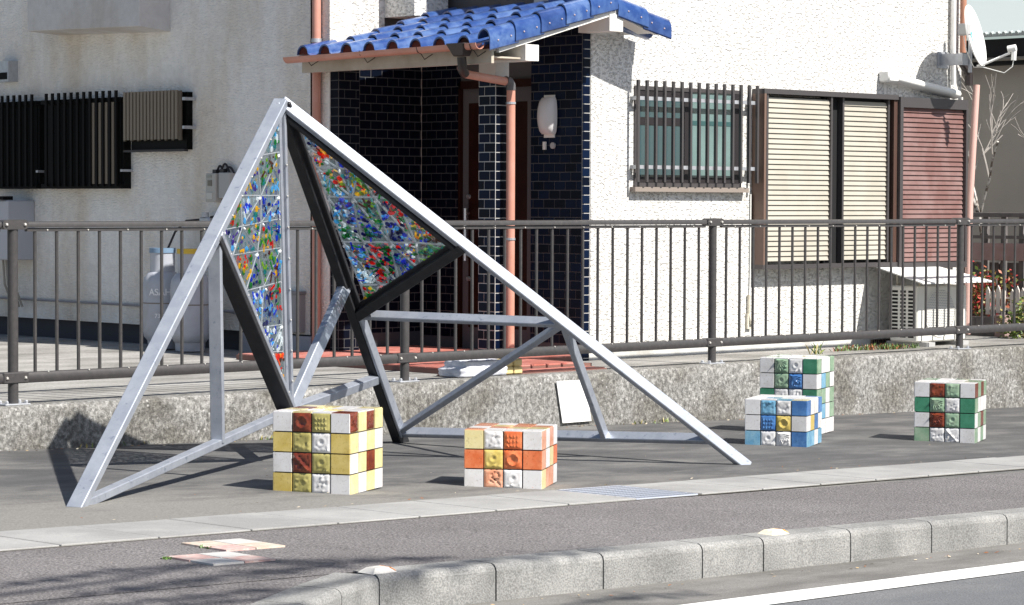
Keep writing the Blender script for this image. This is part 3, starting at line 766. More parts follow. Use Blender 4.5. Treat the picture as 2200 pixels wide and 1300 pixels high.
# barge board, stepped along its upper edge
def barge(steps, sgn):
    y = .585; top = []; bot = []
    for (x0, x1) in steps:
        zl = lambda x: 2.555 - abs(x-5.56)*.278 if sgn < 0 else 2.555 - abs(x-5.56)*.272
        pts = [(x0,y,zl(x0)), (x1,y,zl(x1)), (x1,y,zl(x1)+.052), (x0,y,zl(x0)+.052)]
        # saw tooth: the outer end of every step stands higher
        o_ = (0 if abs(x0-5.56) > abs(x1-5.56) else 1)
        t = [list(p) for p in pts]
        if o_ == 0: t[3][2] += .020; t[2][2] += .004
        else: t[2][2] += .020; t[3][2] += .004
        b.prism(t, (0,.034,0))
b = MB(); barge([(4.395,4.66), (4.66,4.89), (4.89,5.13), (5.13,5.56)], -1); barge([(5.56,5.80), (5.80,5.925), (5.925,6.02)], 1)
b.build('barge_board', WHITEP, roof)
box_part('beam', WHITEP, roof, 4.645, 4.775, .575, 2.56, 2.185, 2.30)
box_part('beam', WHITEP, roof, 5.50, 5.64, .575, .899, 2.435, 2.558)
box_part('fascia', CREAMP, roof, 4.335, 4.36, .60, 2.70, 2.155, 2.29)
box_part('soffit', CREAMP, roof, 4.361, 4.64, .62, 2.56, 2.195, 2.207)
# S tiles: 8 along the eave (pitch in Y), 5 courses up the slope
RP, RX = .256, .252; SL = .285
def s_tile(col_m, lower=True):
    """one S shaped pantile; local x up the slope, y along the eave, crest at the far (+y) side"""
    n = 7; prof = []
    for i in range(n+1): t = i/n; prof.append((t*.13, -.026*math.sin(math.pi*t)))            # trough
    for i in range(1, 9): a = math.pi*i/8; prof.append((.13 + .064 - .064*math.cos(a), .062*math.sin(a)))   # crest
    vs = []; fs = []; m = len(prof); th = .013
    for (x, dz) in ((-.02, 0), (RX+.03, SL*(RX+.05)*1.0 - .028)):
        for (y, z) in prof: vs.append((x, y, z+dz+.02))
        for (y, z) in prof: vs.append((x, y, z+dz+.02-th))
    for i in range(m-1):
        fs += [(i, i+1, 2*m+i+1, 2*m+i), (m+i, 3*m+i, 3*m+i+1, m+i+1), (i, m+i, m+i+1, i+1), (2*m+i, 2*m+i+1, 3*m+i+1, 3*m+i)]
    fs += [(0, 2*m, 3*m, m), (m-1, 2*m-1, 4*m-1, 3*m-1)]
    me = bpy.data.meshes.new('roof_tile'); me.from_pydata(vs, [], fs); me.materials.append(col_m)
    for p in me.polygons: p.use_smooth = True
    try: me.set_sharp_from_angle(angle=math.radians(45))
    except Exception: pass
    return me
tiles = [s_tile(c) for c in ROOFB]
for r in range(5):
    for c in range(8):
        x = 4.265 + r*RX; y = .60 + c*RP; z = 2.272 + r*RX*SL
        if c >= 7 and r >= 1: continue
        if x+.1 > 5.19 and y+.13 > 2.35: continue
        if x+.1 > 4.49 and y+.2 > 2.74: continue
        o = bpy.data.objects.new('roof_tile', tiles[random.choice((0,0,1,1,2))]); COL.objects.link(o); o.parent = roof
        o.location = Vector((x + random.uniform(-.003,.003), y, z + .002*(c%2))) - Vector((6.5,2,0)); o.rotation_euler = (random.uniform(-.01,.01), 0, random.uniform(-.008,.008))
# right slope
for r in range(2):
    x = 6.10 - r*RX; z = 2.425 + r*RX*SL
    o = bpy.data.objects.new('roof_tile', tiles[r]); COL.objects.link(o); o.parent = roof
    o.location = Vector((x, .60+.256, z)) - Vector((6.5,2,0)); o.rotation_euler = (0,0,math.pi)
# verge tiles: rounded shoulder with a hanging flange
def verge(xo, z0, d, length, mi):
    b = MB(); prof = [(0,-.085), (0,-.01), (.008,.022), (.024,.048), (.048,.062), (.078,.064), (.105,.050), (.125,.022), (.130,.0)]
    th = .009; inn = [(y+(.008 if y < .05 else (-.008 if y > .1 else 0)), z-.009) for y, z in prof]
    vs = []; m = len(prof)
    for t, dz, dy in ((-.02, .004, 0), (length+.02, -.014, .012)):
        x = xo + d*t; zb = z0 + SL*t + dz
        for y, z in prof: vs.append((x, .545+y+dy, zb+z+.02))
        for y, z in inn: vs.append((x, .545+y+dy, zb+z+.02))
    fs = []
    for i in range(m-1): fs += [(i, i+1, 2*m+i+1, 2*m+i), (m+i, 3*m+i, 3*m+i+1, m+i+1), (i, m+i, m+i+1, i+1), (2*m+i, 2*m+i+1, 3*m+i+1, 3*m+i)]
    fs += [(0, 2*m, 3*m, m), (m-1, 2*m-1, 4*m-1, 3*m-1)]
    b.add(vs, fs); o = b.build('verge_tile', ROOFB[mi], roof, smooth=True)
    b = MB()
    for t in (.06, .19):
        if t > length: continue
        x = xo + d*t; bm = bmesh.new(); bmesh.ops.create_icosphere(bm, subdivisions=1, radius=.007)
        bmesh.ops.translate(bm, verts=bm.verts, vec=(x, .543+.044*t, z0+SL*t-.035+.02)); b.addbm(bm); bm.free()
    b.build('nails', mat('copper_nail', (.55,.42,.42), .4), roof, kind='stuff')
for i in range(5): verge(4.29+.252*i, 2.312+.252*SL*i, 1, .252, (1,0,2,1,0)[i])
verge(6.115, 2.475, -1, .25, 2); verge(5.865, 2.475+.25*SL, -1, .27, 0)
b = MB()
for i in range(2):
    y0 = .60 + .3*i; b.tube([(5.545, y0, 2.70), (5.545, y0+.29, 2.70)], .075, 14)
b.build('ridge_tile', ROOFB[0], roof, smooth=True)
box_part('eave_board', TILEIN, roof, 4.30, 4.334, .60, 2.70, 2.255, 2.285)
# filled ends of the tile crests
for c in range(8):
    b = MB(); y = .60 + c*RP + .13 + .064; poly = [(4.262, y+.058*math.cos(math.pi*i/8), 2.285+.056*math.sin(math.pi*i/8)) for i in range(9)]
    b.prism(poly, (.02,0,0)); b.build('tile_plug', TILEIN, roof)
# gutter
def gutter():
    b = MB(); vs = []; n = 9
    for y, z in ((.60, 2.292), (2.74, 2.268)):
        for i in range(n): a = math.pi*i/(n-1); vs.append((4.225+.045*math.cos(math.pi-a), y, z-.045*math.sin(a)))
        for i in range(n): a = math.pi*i/(n-1); vs.append((4.225+.041*math.cos(math.pi-a), y, z-.041*math.sin(a)))
    fs = []; m = 2*n
    for i in range(n-1): fs += [(i, i+1, m+i+1, m+i), (n+i, m+n+i, m+n+i+1, n+i+1), (i, n+i, n+i+1, i+1), (m+i, m+i+1, m+n+i+1, m+n+i)]
    fs += [(0, m, m+n, n), (n-1, 2*n-1, m+2*n-1, m+n-1)]
    b.add(vs, fs); b.build('gutter', PINKPVC, roof, smooth=True)
    b = MB(); b.hexa([(4.20,.745,2.205),(4.27,.745,2.205),(4.27,.855,2.205),(4.20,.855,2.205),(4.165,.71,2.296),(4.285,.71,2.296),(4.285,.90,2.296),(4.165,.90,2.296)], .006)
    b.build('rain_hopper', BROWNPVC, roof)
    for y in (.66, 1.22, 1.85, 2.5):
        b = MB(); b.tube([(4.18,y,2.285), (4.19,y,2.25), (4.225,y,2.238), (4.26,y,2.20), (4.335,y,2.24)], .0035, 5); b.build('gutter_hook', ALU_D, roof)
gutter()

# ------------------------------------------------------------------ right hand corner
b = MB(); b.tube([(10.14,.84,7), (10.14,.84,2.48)], .028, 12); b.build('downpipe', mat('old_pvc', (.42,.20,.13), .45), H, smooth=True)
b = MB(); b.tube([(10.12,.84,2.47), (10.12,.84,2.40), (10.20,.82,2.30), (10.20,.82,2.20)], .036, 10); b.build('pipe_elbow', BROWNPVC, H)
b = MB(); b.tube([(10.34,.84,2.21), (10.26,.84,1.2), (10.24,.84,.05)], .030, 12); b.build('downpipe', mat('pale_pink_pvc', (.62,.40,.35), .45), H, smooth=True, label='faded pink downpipe at the right corner')
b = MB(); b.tube([(10.03,.86,7), (10.03,.86,2.45), (10.04,.86,2.2)], .022, 8); b.tube([(10.16,.86,2.1), (10.16,.86,1.2)], .010, 6); b.build('conduit', WHITEP, H)
def duct():
    b = MB(); a = Vector((9.13,.86,2.235)); c = Vector((10.05,.86,2.12)); d = (c-a).normalized(); up_ = Vector((0,0,1)); n = d.cross(Vector((0,1,0)))*-1
    if n.z < 0: n = -n
    vs = []
    for q in (a, c):
        for i in range(9): t = math.pi*i/8; vs.append(q + Vector((0,-1,0))*.075*math.sin(t) + n*.042*math.cos(t))
    b.add(vs, [(i,i+1,10+i,9+i) for i in range(8)] + [tuple(range(9)), tuple(range(17,8,-1))])
    b.cbox(9.05, 9.19, .78, .899, 2.19, 2.29, .015)
    b.build('pipe_duct', WHITEPL, H, smooth=True)
duct()
dish = thing('satellite_dish', (10.0,.55,2.5), 'white oval satellite dish on a wall mast at the right corner of the house', 'satellite dish')
def mk_dish():
    r_ = Vector((.7226,-.6913,0)); vw = Vector((.691,.722,0)); u_ = Vector((0,0,1))
    n = (-vw*.42 + r_*.88 + u_*.24).normalized(); a = (u_ - n*u_.dot(n)).normalized(); c = a.cross(n)
    cen = Vector((9.83,.50,2.595)); R0 = .255; b = MB(); vs = []; fs = []; NR, NA = 6, 36
    for side, off in ((0, 0), (1, -.008)):
        for i in range(NR+1):
            rr = R0*i/NR
            for k in range(NA):
                t = 2*math.pi*k/NA; vs.append(cen + a*rr*math.cos(t)*1.05 + c*rr*math.sin(t)*.95 + n*(.05*(i/NR)**2 + off - .03))
    S = (NR+1)*NA
    for s in (0, S):
        for i in range(NR):
            for k in range(NA): fs.append((s+i*NA+k, s+i*NA+(k+1)%NA, s+(i+1)*NA+(k+1)%NA, s+(i+1)*NA+k))
    for k in range(NA): fs.append((NR*NA+k, NR*NA+(k+1)%NA, S+NR*NA+(k+1)%NA, S+NR*NA+k))
    b.add(vs, fs); b.build('reflector', mat('dish_white', (.82,.83,.82), .35), dish, smooth=True)
    TE = mat('teal_print', (.05,.62,.62), .4); b = MB(); o0 = cen + n*(-.022)
    for poly in (((-.03,.03),(.035,.045),(.02,.0),(.005,.02)), ((-.012,.012),(.008,.0),(.004,-.05),(-.01,-.045))):
        b.prism([o0 + c*x*1.2 + a*z + n*.004 for x, z in poly], n*.002)
    b.build('emblem', TE, dish)
    bot = cen - a*R0*1.0 + n*.02; lnb = bot + n*.21 + u_*.045 + r_*.03
    b = MB(); b.tube([bot-n*.05-u_*.0, bot, lnb], .011, 8); b.build('arm', WHITEPL, dish, smooth=True)
    b = MB(); b.tube([lnb+u_*.035-n*.02, lnb+u_*.03+n*.05], .030, 10); b.tube([lnb+n*.035+u_*.02, lnb+n*.03-u_*.07], .022, 8); b.build('receiver', WHITEPL, dish, smooth=True)
    b = MB(); q0 = lnb+n*.03-u_*.07; q3 = Vector((9.80,.55,2.62))
    b.tube([q0, q0-u_*.05-n*.01, q0-u_*.085-n*.08, bot-u_*.02-n*.0, bot+u_*.0-n*.08, cen-n*.09-a*.1, q3-n*.03], .0045, 6); b.build('cable', WHITEPL, dish, smooth=True)
    b = MB(); b.cbox(9.74,9.80,.50,.60,2.60,2.70,.01); b.tube([(9.77,.56,2.66), (9.93,.62,2.66)], .018, 8); b.build('mount', GREYW, dish)
    b = MB(); b.tube([(10.0,.66,2.30), (10.0,.66,2.82)], .017, 10); b.build('mast', GALV, dish, smooth=True)
    b = MB(); b.box(9.90,10.02,.665,.675,2.36,2.46); b.box(9.89,9.90,.66,.90,2.36,2.46); b.box(9.85,10.0,.885,.899,2.34,2.48); b.build('bracket', GALV, dish)
    b = MB(); b.tube([(9.78,.60,2.66), (10.0,.66,2.64)], .014, 8); b.build('strut', GALV, dish)
mk_dish()

# ------------------------------------------------------------------ outdoor unit
ac = thing('air_conditioner', (9.3,.45,0), 'white outdoor air conditioner unit under a sheet metal canopy behind the railing', 'air conditioner')
ACM = mat('ac_white', (.76,.75,.70), .4); ACB = mat('ac_beige', (.62,.60,.53), .5)
X0, X1, Y0, Y1 = 9.02, 9.69, .44, .73
b = MB(); b.cbox(X0, X1, Y0, Y1, .035, .50, .012); b.build('casing', [ACM], ac)
def fins():
    for i in range(3):
        for j in range(13):
            y = Y0+.04+i*.083; z = .07+j*.031
            if i+j == 0: global fp; fp = box_part('grille_slot', BLACK, ac, X0-.0015, X0+.001, y, y+.058, z, z+.019)
            else: inst(fp, 'grille_slot', ac, (0, i*.083, j*.031))
fins()
b = MB(); n = 26; cx_, cz_ = X0+.30, .275
for k in range(n):
    a0 = 2*math.pi*k/n; a1 = 2*math.pi*(k+1)/n
    for r0, r1 in ((.195,.205),):
        b.add([(cx_+r0*math.cos(a0),Y0-.006,cz_+r0*math.sin(a0)), (cx_+r1*math.cos(a0),Y0-.006,cz_+r1*math.sin(a0)), (cx_+r1*math.cos(a1),Y0-.006,cz_+r1*math.sin(a1)), (cx_+r0*math.cos(a1),Y0-.006,cz_+r0*math.sin(a1)),
               (cx_+r0*math.cos(a0),Y0-.0005,cz_+r0*math.sin(a0)), (cx_+r1*math.cos(a0),Y0-.0005,cz_+r1*math.sin(a0)), (cx_+r1*math.cos(a1),Y0-.0005,cz_+r1*math.sin(a1)), (cx_+r0*math.cos(a1),Y0-.0005,cz_+r0*math.sin(a1))],
              [(0,1,2,3),(4,7,6,5),(0,4,5,1),(3,2,6,7)])
b.build('fan_ring', ACM, ac)
b = MB(); b.add([(cx_+.195*math.cos(2*math.pi*k/32), Y0-.0015, cz_+.195*math.sin(2*math.pi*k/32)) for k in range(32)], [tuple(range(32))])
b.build('fan_recess', mat('fan_shadow', (.30,.31,.35), .6), ac)
b = MB()
for j in range(28):
    z = cz_-.185+j*.0137; hw = math.sqrt(max(0, .192**2-(z-cz_)**2))
    if hw < .02: continue
    b.box(cx_-hw, cx_+hw, Y0-.005, Y0-.002, z, z+.0075)
    for q in range(-8, 9):
        xx = cx_+q*.024+(.012 if j % 2 else 0)
        if abs(xx-cx_) < hw-.005: b.box(xx-.0025, xx+.0025, Y0-.0058, Y0-.0052, z+.0076, z+.0136)
b.build('fan_grille', ACM, ac, kind='stuff')
b = MB(); b.cbox(X1-.004, X1+.035, Y0+.02, Y1-.06, .08, .30, .016); b.build('valve_cover', ACM, ac)
b = MB(); b.hexa([(8.82,.24,.525),(9.78,.24,.525),(9.72,.80,.645),(8.92,.80,.645),(8.82,.24,.535),(9.78,.24,.535),(9.72,.80,.655),(8.92,.80,.655)])
b.build('canopy', mat('canopy_white', (.80,.80,.78), .4), ac)
for x in (X0+.06, X1-.06):
    for y in (Y0+.03, Y1-.03): b = MB(); b.tube([(x,y,.50), (x,y,.54+.2*(y-.24))], .008, 6); b.build('canopy_stay', BEIGE, ac)
for x in (X0+.05, X1-.16): box_part('foot', GREYW, ac, x, x+.11, .38, .80, -.001, .034)
b = MB(); b.tube([(X1+.01,.60,.40), (9.80,.68,.46), (9.88,.84,.62), (9.86,.87,1.0)], .018, 8); b.build('hose', BEIGE, ac, smooth=True)

# ------------------------------------------------------------------ gas cylinders
def cylinder(x, y, collar, lab, letters):
    t = thing('gas_cylinder', (x,y,0), lab, 'gas cylinder', 'gas cylinders against the shaded wall')
    b = MB(); b.lathe((x,y,0), [(.125,.07), (.150,.10), (.155,.14), (.155,.52), (.145,.565), (.115,.605), (.07,.625), (.05,.63)], 32); b.build('tank', CYL, t, smooth=True)
    b = MB(); b.lathe((x,y,0), [(.115,0), (.12,.065), (.125,.07)], 28); b.build('foot_ring', CYL, t, smooth=True)
    b = MB(); b.lathe((x,y,0), [(.098,.60), (.098,.775), (.103,.80), (.103,.80), (.095,.80), (.092,.775), (.092,.60)], 28); b.build('collar', CYL, t, smooth=True)
    b = MB(); b.lathe((x,y,0), [(.1045,.765), (.1045,.803)], 28); b.build('collar_band', collar, t, smooth=True)
    b = MB(); b.lathe((x,y,0), [(.1558,.36), (.1575,.365), (.1558,.37)], 32); b.build('weld_seam', mat('seam', (.20,.17,.15), .7), t, smooth=True)
    b = MB(); b.lathe((x,y,0), [(.03,.62), (.03,.70), (.015,.71), (.015,.76)], 10); b.build('valve', mat('brass', (.35,.28,.15), .4, metal=.6), t)
    for s, z, h in letters:
        cu = bpy.data.curves.new('lettering', 'FONT'); cu.body = s; cu.size = h*1.35; cu.align_x = 'CENTER'; cu.extrude = 0; cu.offset = h*.03
        tmp = bpy.data.objects.new('tmp', cu); COL.objects.link(tmp)
        dg = bpy.context.evaluated_depsgraph_get(); me = bpy.data.meshes.new_from_object(tmp.evaluated_get(dg))
        bpy.data.objects.remove(tmp)
        me.name = 'lettering'; a0 = math.atan2(-.72, -.69)
        bm = bmesh.new(); bm.from_mesh(me); bmesh.ops.triangulate(bm, faces=bm.faces); bmesh.ops.subdivide_edges(bm, edges=[e for e in bm.edges if e.calc_length() > .02], cuts=2)
        for v in bm.verts:
            a = a0 + v.co.x/.157; zz = z + v.co.y; v.co = Vector((.1566*math.cos(a), .1566*math.sin(a), zz))
        bm.to_mesh(me); bm.free(); me.materials.append(mat('white_stencil', (.78,.78,.80), .5))
        o = bpy.data.objects.new('lettering', me); COL.objects.link(o); o.parent = t
cylinder(4.14, 4.22, mat('band_blue', (.16,.25,.36), .5), 'grey gas cylinder with a blue collar band and white stencilled letters, left of the pair', [('ASAH', .43, .055), ('73-2', .25, .035)])
cylinder(4.10, 3.80, mat('band_yellow', (.62,.42,.04), .5), 'grey gas cylinder with a yellow collar band, right of the pair', [('NE', .45, .05)])
rg = thing('gas_regulator', (4.40,4.0,1.1), 'grey gas regulator with black rubber hoses above the gas cylinders', 'regulator')
b = MB(); b.cbox(4.38,4.46,3.93,4.06,.98,1.05,.01); b.tube([(4.40,4.0,1.05), (4.40,4.0,1.09)], .03, 10); b.tube([(4.40,3.98,.98), (4.40,3.98,.80)], .012, 6); b.build('regulator_body', GALV, rg, smooth=True)
b = MB(); b.tube([(4.40,4.07,1.03), (4.33,4.16,1.02), (4.25,4.20,.93), (4.18,4.20,.80), (4.15,4.21,.72)], .009, 8); b.tube([(4.40,3.93,1.05), (4.40,3.86,1.06), (4.42,3.78,1.03), (4.42,3.74,.95)], .009, 8); b.build('hose', ALU_D, rg, smooth=True)

# ------------------------------------------------------------------ things on the yard
YEL = mat('yellow_foam_block', (.72,.58,.28), .7, noise=(18,4,.4,.7), col2=(.60,.46,.20))
sack = thing('sack', (3.72,.14,0), 'crumpled white sack lying on the wall top by the red step', 'sack')
bm = bmesh.new(); bmesh.ops.create_cube(bm, size=1); bmesh.ops.subdivide_edges(bm, edges=bm.edges[:], cuts=9, use_grid_fill=True)
for v in bm.verts:
    q = v.co.copy(); s = 1 - .22*abs(q.z)*2*.5; k_ = 1 if q.z > 0 else .0
    v.co = Vector((q.x*(.42 - .06*k_) + .02*k_, q.y*.24*s, (q.z+.5)*.105)) + Vector((random.uniform(-.005,.005), random.uniform(-.005,.005), random.uniform(-.004,.004) if q.z > -.4 else 0))
bmesh.ops.translate(bm, verts=bm.verts, vec=(3.74,.14,.004)); b = MB(); b.addbm(bm); bm.free()
b.build('sack_body', mat('white_poly_sack', (.74,.75,.80), .7, noise=(25,4,.4,.65), col2=(.58,.60,.68)), sack, smooth='all')
for i, lab in enumerate(('dull yellow block beside the white sack, nearer the sack', 'dull yellow block beside the white sack, farther from the sack')):
    x0 = 3.965+.088*i; b = MB(); b.cbox(x0, x0+.082, .06, .17, .003, .055, .008); b.cbox(x0+.002, x0+.080, .062, .168, .057, .105, .008)
    o = b.build('yellow_block', YEL); tag(o, lab, 'block', 'yellow blocks by the sack')
o = None
# notice on the retaining wall
b = MB(); b.prism([(4.265,-.136,-.045), (4.545,-.136,-.045), (4.605,-.137,-.335), (4.325,-.137,-.335)], (0,.006,0))
tag(b.build('notice_board', mat('notice_white', (.86,.86,.85), .5)), 'blank white sign board leaning slightly askew on the retaining wall', 'sign')
# kerb reflectors
for x, y, mcol, rcol, lab in ((-2.035,-5.56, (.66,.64,.60), (.75,.30,.10), 'grey white kerb reflector with worn faces at the kerb bend'),
                              (.27,-5.50, (.85,.76,.58), (.90,.42,.10), 'cream and orange kerb reflector on the straight kerb')):
    t = thing('kerb_reflector', (x,y,grade(x)), lab, 'reflector', 'kerb reflectors')
    b = MB(); z = grade(x)+.006; Lx, Wy, h = .058, .045, .019
    b.add([(x-Lx,y-Wy,z),(x+Lx,y-Wy,z),(x+Lx,y+Wy,z),(x-Lx,y+Wy,z),(x-Lx*.55,y-Wy*.55,z+h),(x+Lx*.55,y-Wy*.55,z+h),(x+Lx*.55,y+Wy*.55,z+h),(x-Lx*.55,y+Wy*.55,z+h)],
          [(0,3,2,1),(4,5,6,7),(0,1,5,4),(1,2,6,5),(2,3,7,6),(3,0,4,7)])
    b.build('body', mat('reflector_body', mcol, .4, noise=(60,3,.4,.7), col2=[c*.8 for c in mcol]), t)
    b = MB(); b.prism([(x+Lx*.62,y-Wy*.7,z+h*.9), (x+Lx*.98,y-Wy*.85,z+.004), (x+Lx*.98,y+Wy*.85,z+.004), (x+Lx*.62,y+Wy*.7,z+h*.9)], (.002,0,.002)); b.build('lens', mat('reflector_lens', rcol, .25), t)

# ------------------------------------------------------------------ neighbour at the right
NB = thing('neighbour_house', (14,7,0), 'taupe walled neighbour building with a grey green corrugated roof at the right edge', 'house')
box_part('wall', TAUPE, NB, 13.2, 22, -1.0, 9.0, -1.2, 2.62)
b = MB(); b.hexa([(12.95,-1.4,2.82),(18,-1.4,4.6),(18,9,4.6),(12.95,9,2.82),(12.95,-1.4,2.85),(18,-1.4,4.63),(18,9,4.63),(12.95,9,2.85)]); b.build('roof', GREYGREEN, NB)
b = MB()
for i in range(130): b.tube([(12.93, -1.3+i*.076, 2.848), (12.96, -1.3+i*.076, 2.86)], .020, 6, cap=True)
b.build('corrugation', GREYGREEN, NB, kind='stuff')
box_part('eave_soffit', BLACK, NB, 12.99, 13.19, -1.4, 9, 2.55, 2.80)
b = MB(); b.tube([(12.96,-1.3,2.60), (12.96,9,2.60)], .02, 6); b.build('eave_pipe', mat('eave_pipe', (.22,.20,.17), .6), NB)

# ---- board fence, planter, picket, shrubs
BRD = mat('pinkish_board', (.36,.25,.235), .75, noise=(10,5,.4,.7), col2=(.30,.20,.185)); BRD2 = mat('grey_board', (.15,.135,.13), .8, noise=(12,5,.4,.7), col2=(.11,.10,.10))
GX = 11.6
bf = thing('board_fence', (GX,2,0), 'weathered pink timber fence rail and grey boards behind the railing at the right edge', 'fence')
b = MB(); b.cbox(GX, GX+.03, -.2, 4.0, .66, .82, .003); b.build('top_board', BRD, bf)
b = MB(); b.cbox(GX, GX+.05, -.2, 4.0, 1.06, 1.10, .003); b.build('rail', BRD2, bf)
box_part('rail', BRD2, bf, GX+.01, GX+.05, -.2, 4.0, .86, .89)
b0_ = None
for i in range(20):
    y = -.15+.2*i
    if i == 0: b0_ = box_part('post', BRD2, bf, GX+.03, GX+.07, y, y+.045, -.2, 1.08)
    else: inst(b0_, 'post', bf, (0, .2*i, 0))
b0_ = None
for i in range(24):
    y = -.1+.165*i
    if i == 0: b0_ = box_part('board', BRD2, bf, GX+.08, GX+.10, y, y+.155, -.2, .64)
    else: inst(b0_, 'board', bf, (0, .165*i, 0))
pb = thing('planter_box', (11.0,1.3,0), 'low grey timber planter box beside the air conditioner', 'planter')
b0_ = None
for i in range(12):
    if i == 0: b0_ = box_part('board', BRD2, pb, 10.95, 10.975, 1.07, 1.17, -.25, .17)
    else: inst(b0_, 'board', pb, (0, .103*i, 0))
box_part('corner_post', BRD, pb, 10.93, 11.02, .94, 1.05, -.25, .19)
pk = thing('picket_fence', (11.2,1.0,.2), 'small white picket edging behind the planter box', 'picket fence')
WP = mat('picket_white', (.72,.66,.60), .6)
b0_ = None
for i in range(8):
    if i == 0:
        b = MB(); y = .80; b.prism([(11.1,y,.17), (11.1,y+.04,.17), (11.1,y+.04,.38), (11.1,y+.02,.42), (11.1,y,.38)], (.012,0,0)); b0_ = b.build('picket', WP, pk)
    else: inst(b0_, 'picket', pk, (0, .056*i + (.04 if i > 3 else 0), .015*((i*7) % 3)))
for z in (.23, .33): box_part('rail', WP, pk, 11.113, 11.122, .79, 1.29, z, z+.018)

def leaf_cloud(name, cen, rad, n, size, mats, label, cat, group=None, flat=.6, parent=None, seed=1):
    rnd = random.Random(seed); b = MB()
    clumps = [(Vector((rnd.gauss(0,.45), rnd.gauss(0,.45), rnd.gauss(0,.45)))) for _ in range(14)]
    for i in range(n):
        c = rnd.choice(clumps); q = c + Vector((rnd.gauss(0,.22), rnd.gauss(0,.22), rnd.gauss(0,.22)))
        if q.length > 1.15: continue
        p = Vector(cen) + Vector((q.x*rad[0], q.y*rad[1], q.z*rad[2]))
        a = Vector((rnd.gauss(0,1), rnd.gauss(0,1), rnd.gauss(0,.6))).normalized(); t = a.cross(Vector((rnd.gauss(0,1), rnd.gauss(0,1), rnd.gauss(0,1)))).normalized()
        s = size*rnd.uniform(.6,1.3); b.mi = rnd.randrange(len(mats))
        b.add([p, p+a*s*.5+t*s*.28, p+a*s, p+a*s*.5-t*s*.28], [(0,1,2,3)])
    return b
def leafm(name, c, c2=None):
    m, nt, p = newmat(name, .5); p.inputs['Base Color'].default_value = (*c, 1)
    p.inputs['Subsurface Weight'].default_value = 0
    return m
LR = [leafm('leaf_red', (.45,.05,.05)), leafm('leaf_rust', (.38,.12,.06)), leafm('leaf_olive', (.22,.20,.05)), leafm('leaf_green', (.09,.14,.03))]
LG = [leafm('leaf_spring', (.20,.26,.05)), leafm('leaf_mid', (.10,.18,.04)), leafm('leaf_dry', (.34,.28,.10))]
sh = thing('shrub', (11.35,1.6,0), 'red and green leaved shrub in front of the grey boards', 'shrub')
leaf_cloud('leaves', (11.35,1.50,.42), (.20,.34,.24), 1500, .050, LR, '', '', seed=3).build('leaves', LR, sh, kind='stuff')
b = MB()
for i in range(7):
    y = 1.2+.09*i; b.tube([(11.35,1.5,-.2), (11.35,y,.2), (11.35,y+.05,.5)], .008, 5)
b.build('stems', BRD2, sh)
sh = thing('shrub', (10.85,.72,0), 'low yellow green bush at the right edge behind the railing', 'shrub')
leaf_cloud('leaves', (10.85,.72,.12), (.15,.20,.22), 900, .040, LG, '', '', seed=5).build('leaves', LG, sh, kind='stuff')
b = MB()
for i in range(5): b.tube([(10.85,.72,-.2), (10.85,.6+.06*i,.15)], .007, 5)
b.build('stems', BRD2, sh)
# bare pale tree
def bare_tree(base, label, seed):
    rnd = random.Random(seed); t = thing('bare_tree', base, label, 'tree', 'bare trees by the taupe wall')
    BARK = mat('pale_bark', (.60,.57,.53), .8, noise=(14,4,.45,.55), col2=(.14,.11,.09)); tr = MB(); tw = MB()
    def grow(p, d, L, r, lev):
        pts = [p]; q = p
        for i in range(4):
            d = (d + Vector((rnd.gauss(0,.16), rnd.gauss(0,.16), rnd.gauss(0,.08)))).normalized(); q = q + d*L/4; pts.append(q)
        (tr if lev < 2 else tw).tube(pts, r, 6 if lev < 2 else 4, r1=r*.6)
        if lev >= 4: return
        for k in range(rnd.choice((2,3)) if lev < 3 else 3):
            s = rnd.uniform(.5, 1); j = pts[min(4, max(1, int(s*4)))]
            nd = (d*1.1 + Vector((rnd.gauss(0,.3), rnd.gauss(0,.55), rnd.gauss(.25,.3)))).normalized()
            grow(j, nd, L*rnd.uniform(.55,.8), r*.6, lev+1)
    grow(Vector(base), Vector((0,.0,1)), 1.3, .026, 0)
    tr.build('trunk', BARK, t, smooth=True); tw.build('twigs', mat('twig_'+str(seed), (.42,.39,.36), .8), t)
bare_tree((12.3,2.10,.1), 'bare whitish tree nearer the house corner in front of the taupe wall', 11)
bare_tree((12.3,1.78,.1), 'bare whitish tree at the right edge in front of the taupe wall', 23)

# weeds
def weeds(name, spots, label, h, n, mats, seed):
    rnd = random.Random(seed); b = MB()
    for (x, y, z, w_) in spots:
        for i in range(n):
            a = rnd.uniform(0, 6.28); p = Vector((x+rnd.uniform(-w_,w_), y+rnd.uniform(-.03,.03), z)); q = p + Vector((math.cos(a)*h*.6, math.sin(a)*h*.5, h*rnd.uniform(.4,1.2)))
            t = Vector((-math.sin(a), math.cos(a), 0))*.004; b.mi = rnd.randrange(len(mats)); b.add([p-t, p+t, (p+q)/2+t*1.5+Vector((0,0,h*.15)), q], [(0,1,2,3)])
    tag(b.build(name, mats), label, 'weeds', kind='stuff')
weeds('weeds', [(2.1,-.14,grade(2.1),.1), (1.8,-.14,grade(1.8),.12), (.6,-.14,grade(.6),.3), (-.6,-.14,grade(-.6),.4), (5.2,-.14,grade(5.2),.3)], 'sparse grass tufts along the foot of the retaining wall', .03, 26, LG, 4)
weeds('weeds', [(8.2,.45,-.005,.25), (8.5,.40,-.005,.2), (8.7,.35,-.005,.2), (8.35,.5,-.005,.3)], 'low green and reddish weeds beside the air conditioner', .05, 90, [LG[1], LG[1], LR[1], LR[3]], 6)
weeds('weeds', [(7.55,.3,-.005,.06)], 'green sprig growing behind the tall mosaic block', .10, 14, LG, 8)
weeds('weeds', [(-2.1,-4.6,grade(-2.1)+.004,.01), (-2.44,-4.8,grade(-2.44)+.004,.015)], 'tiny green tufts at the corners of the sidewalk inlays', .012, 16, [LG[1]], 9)

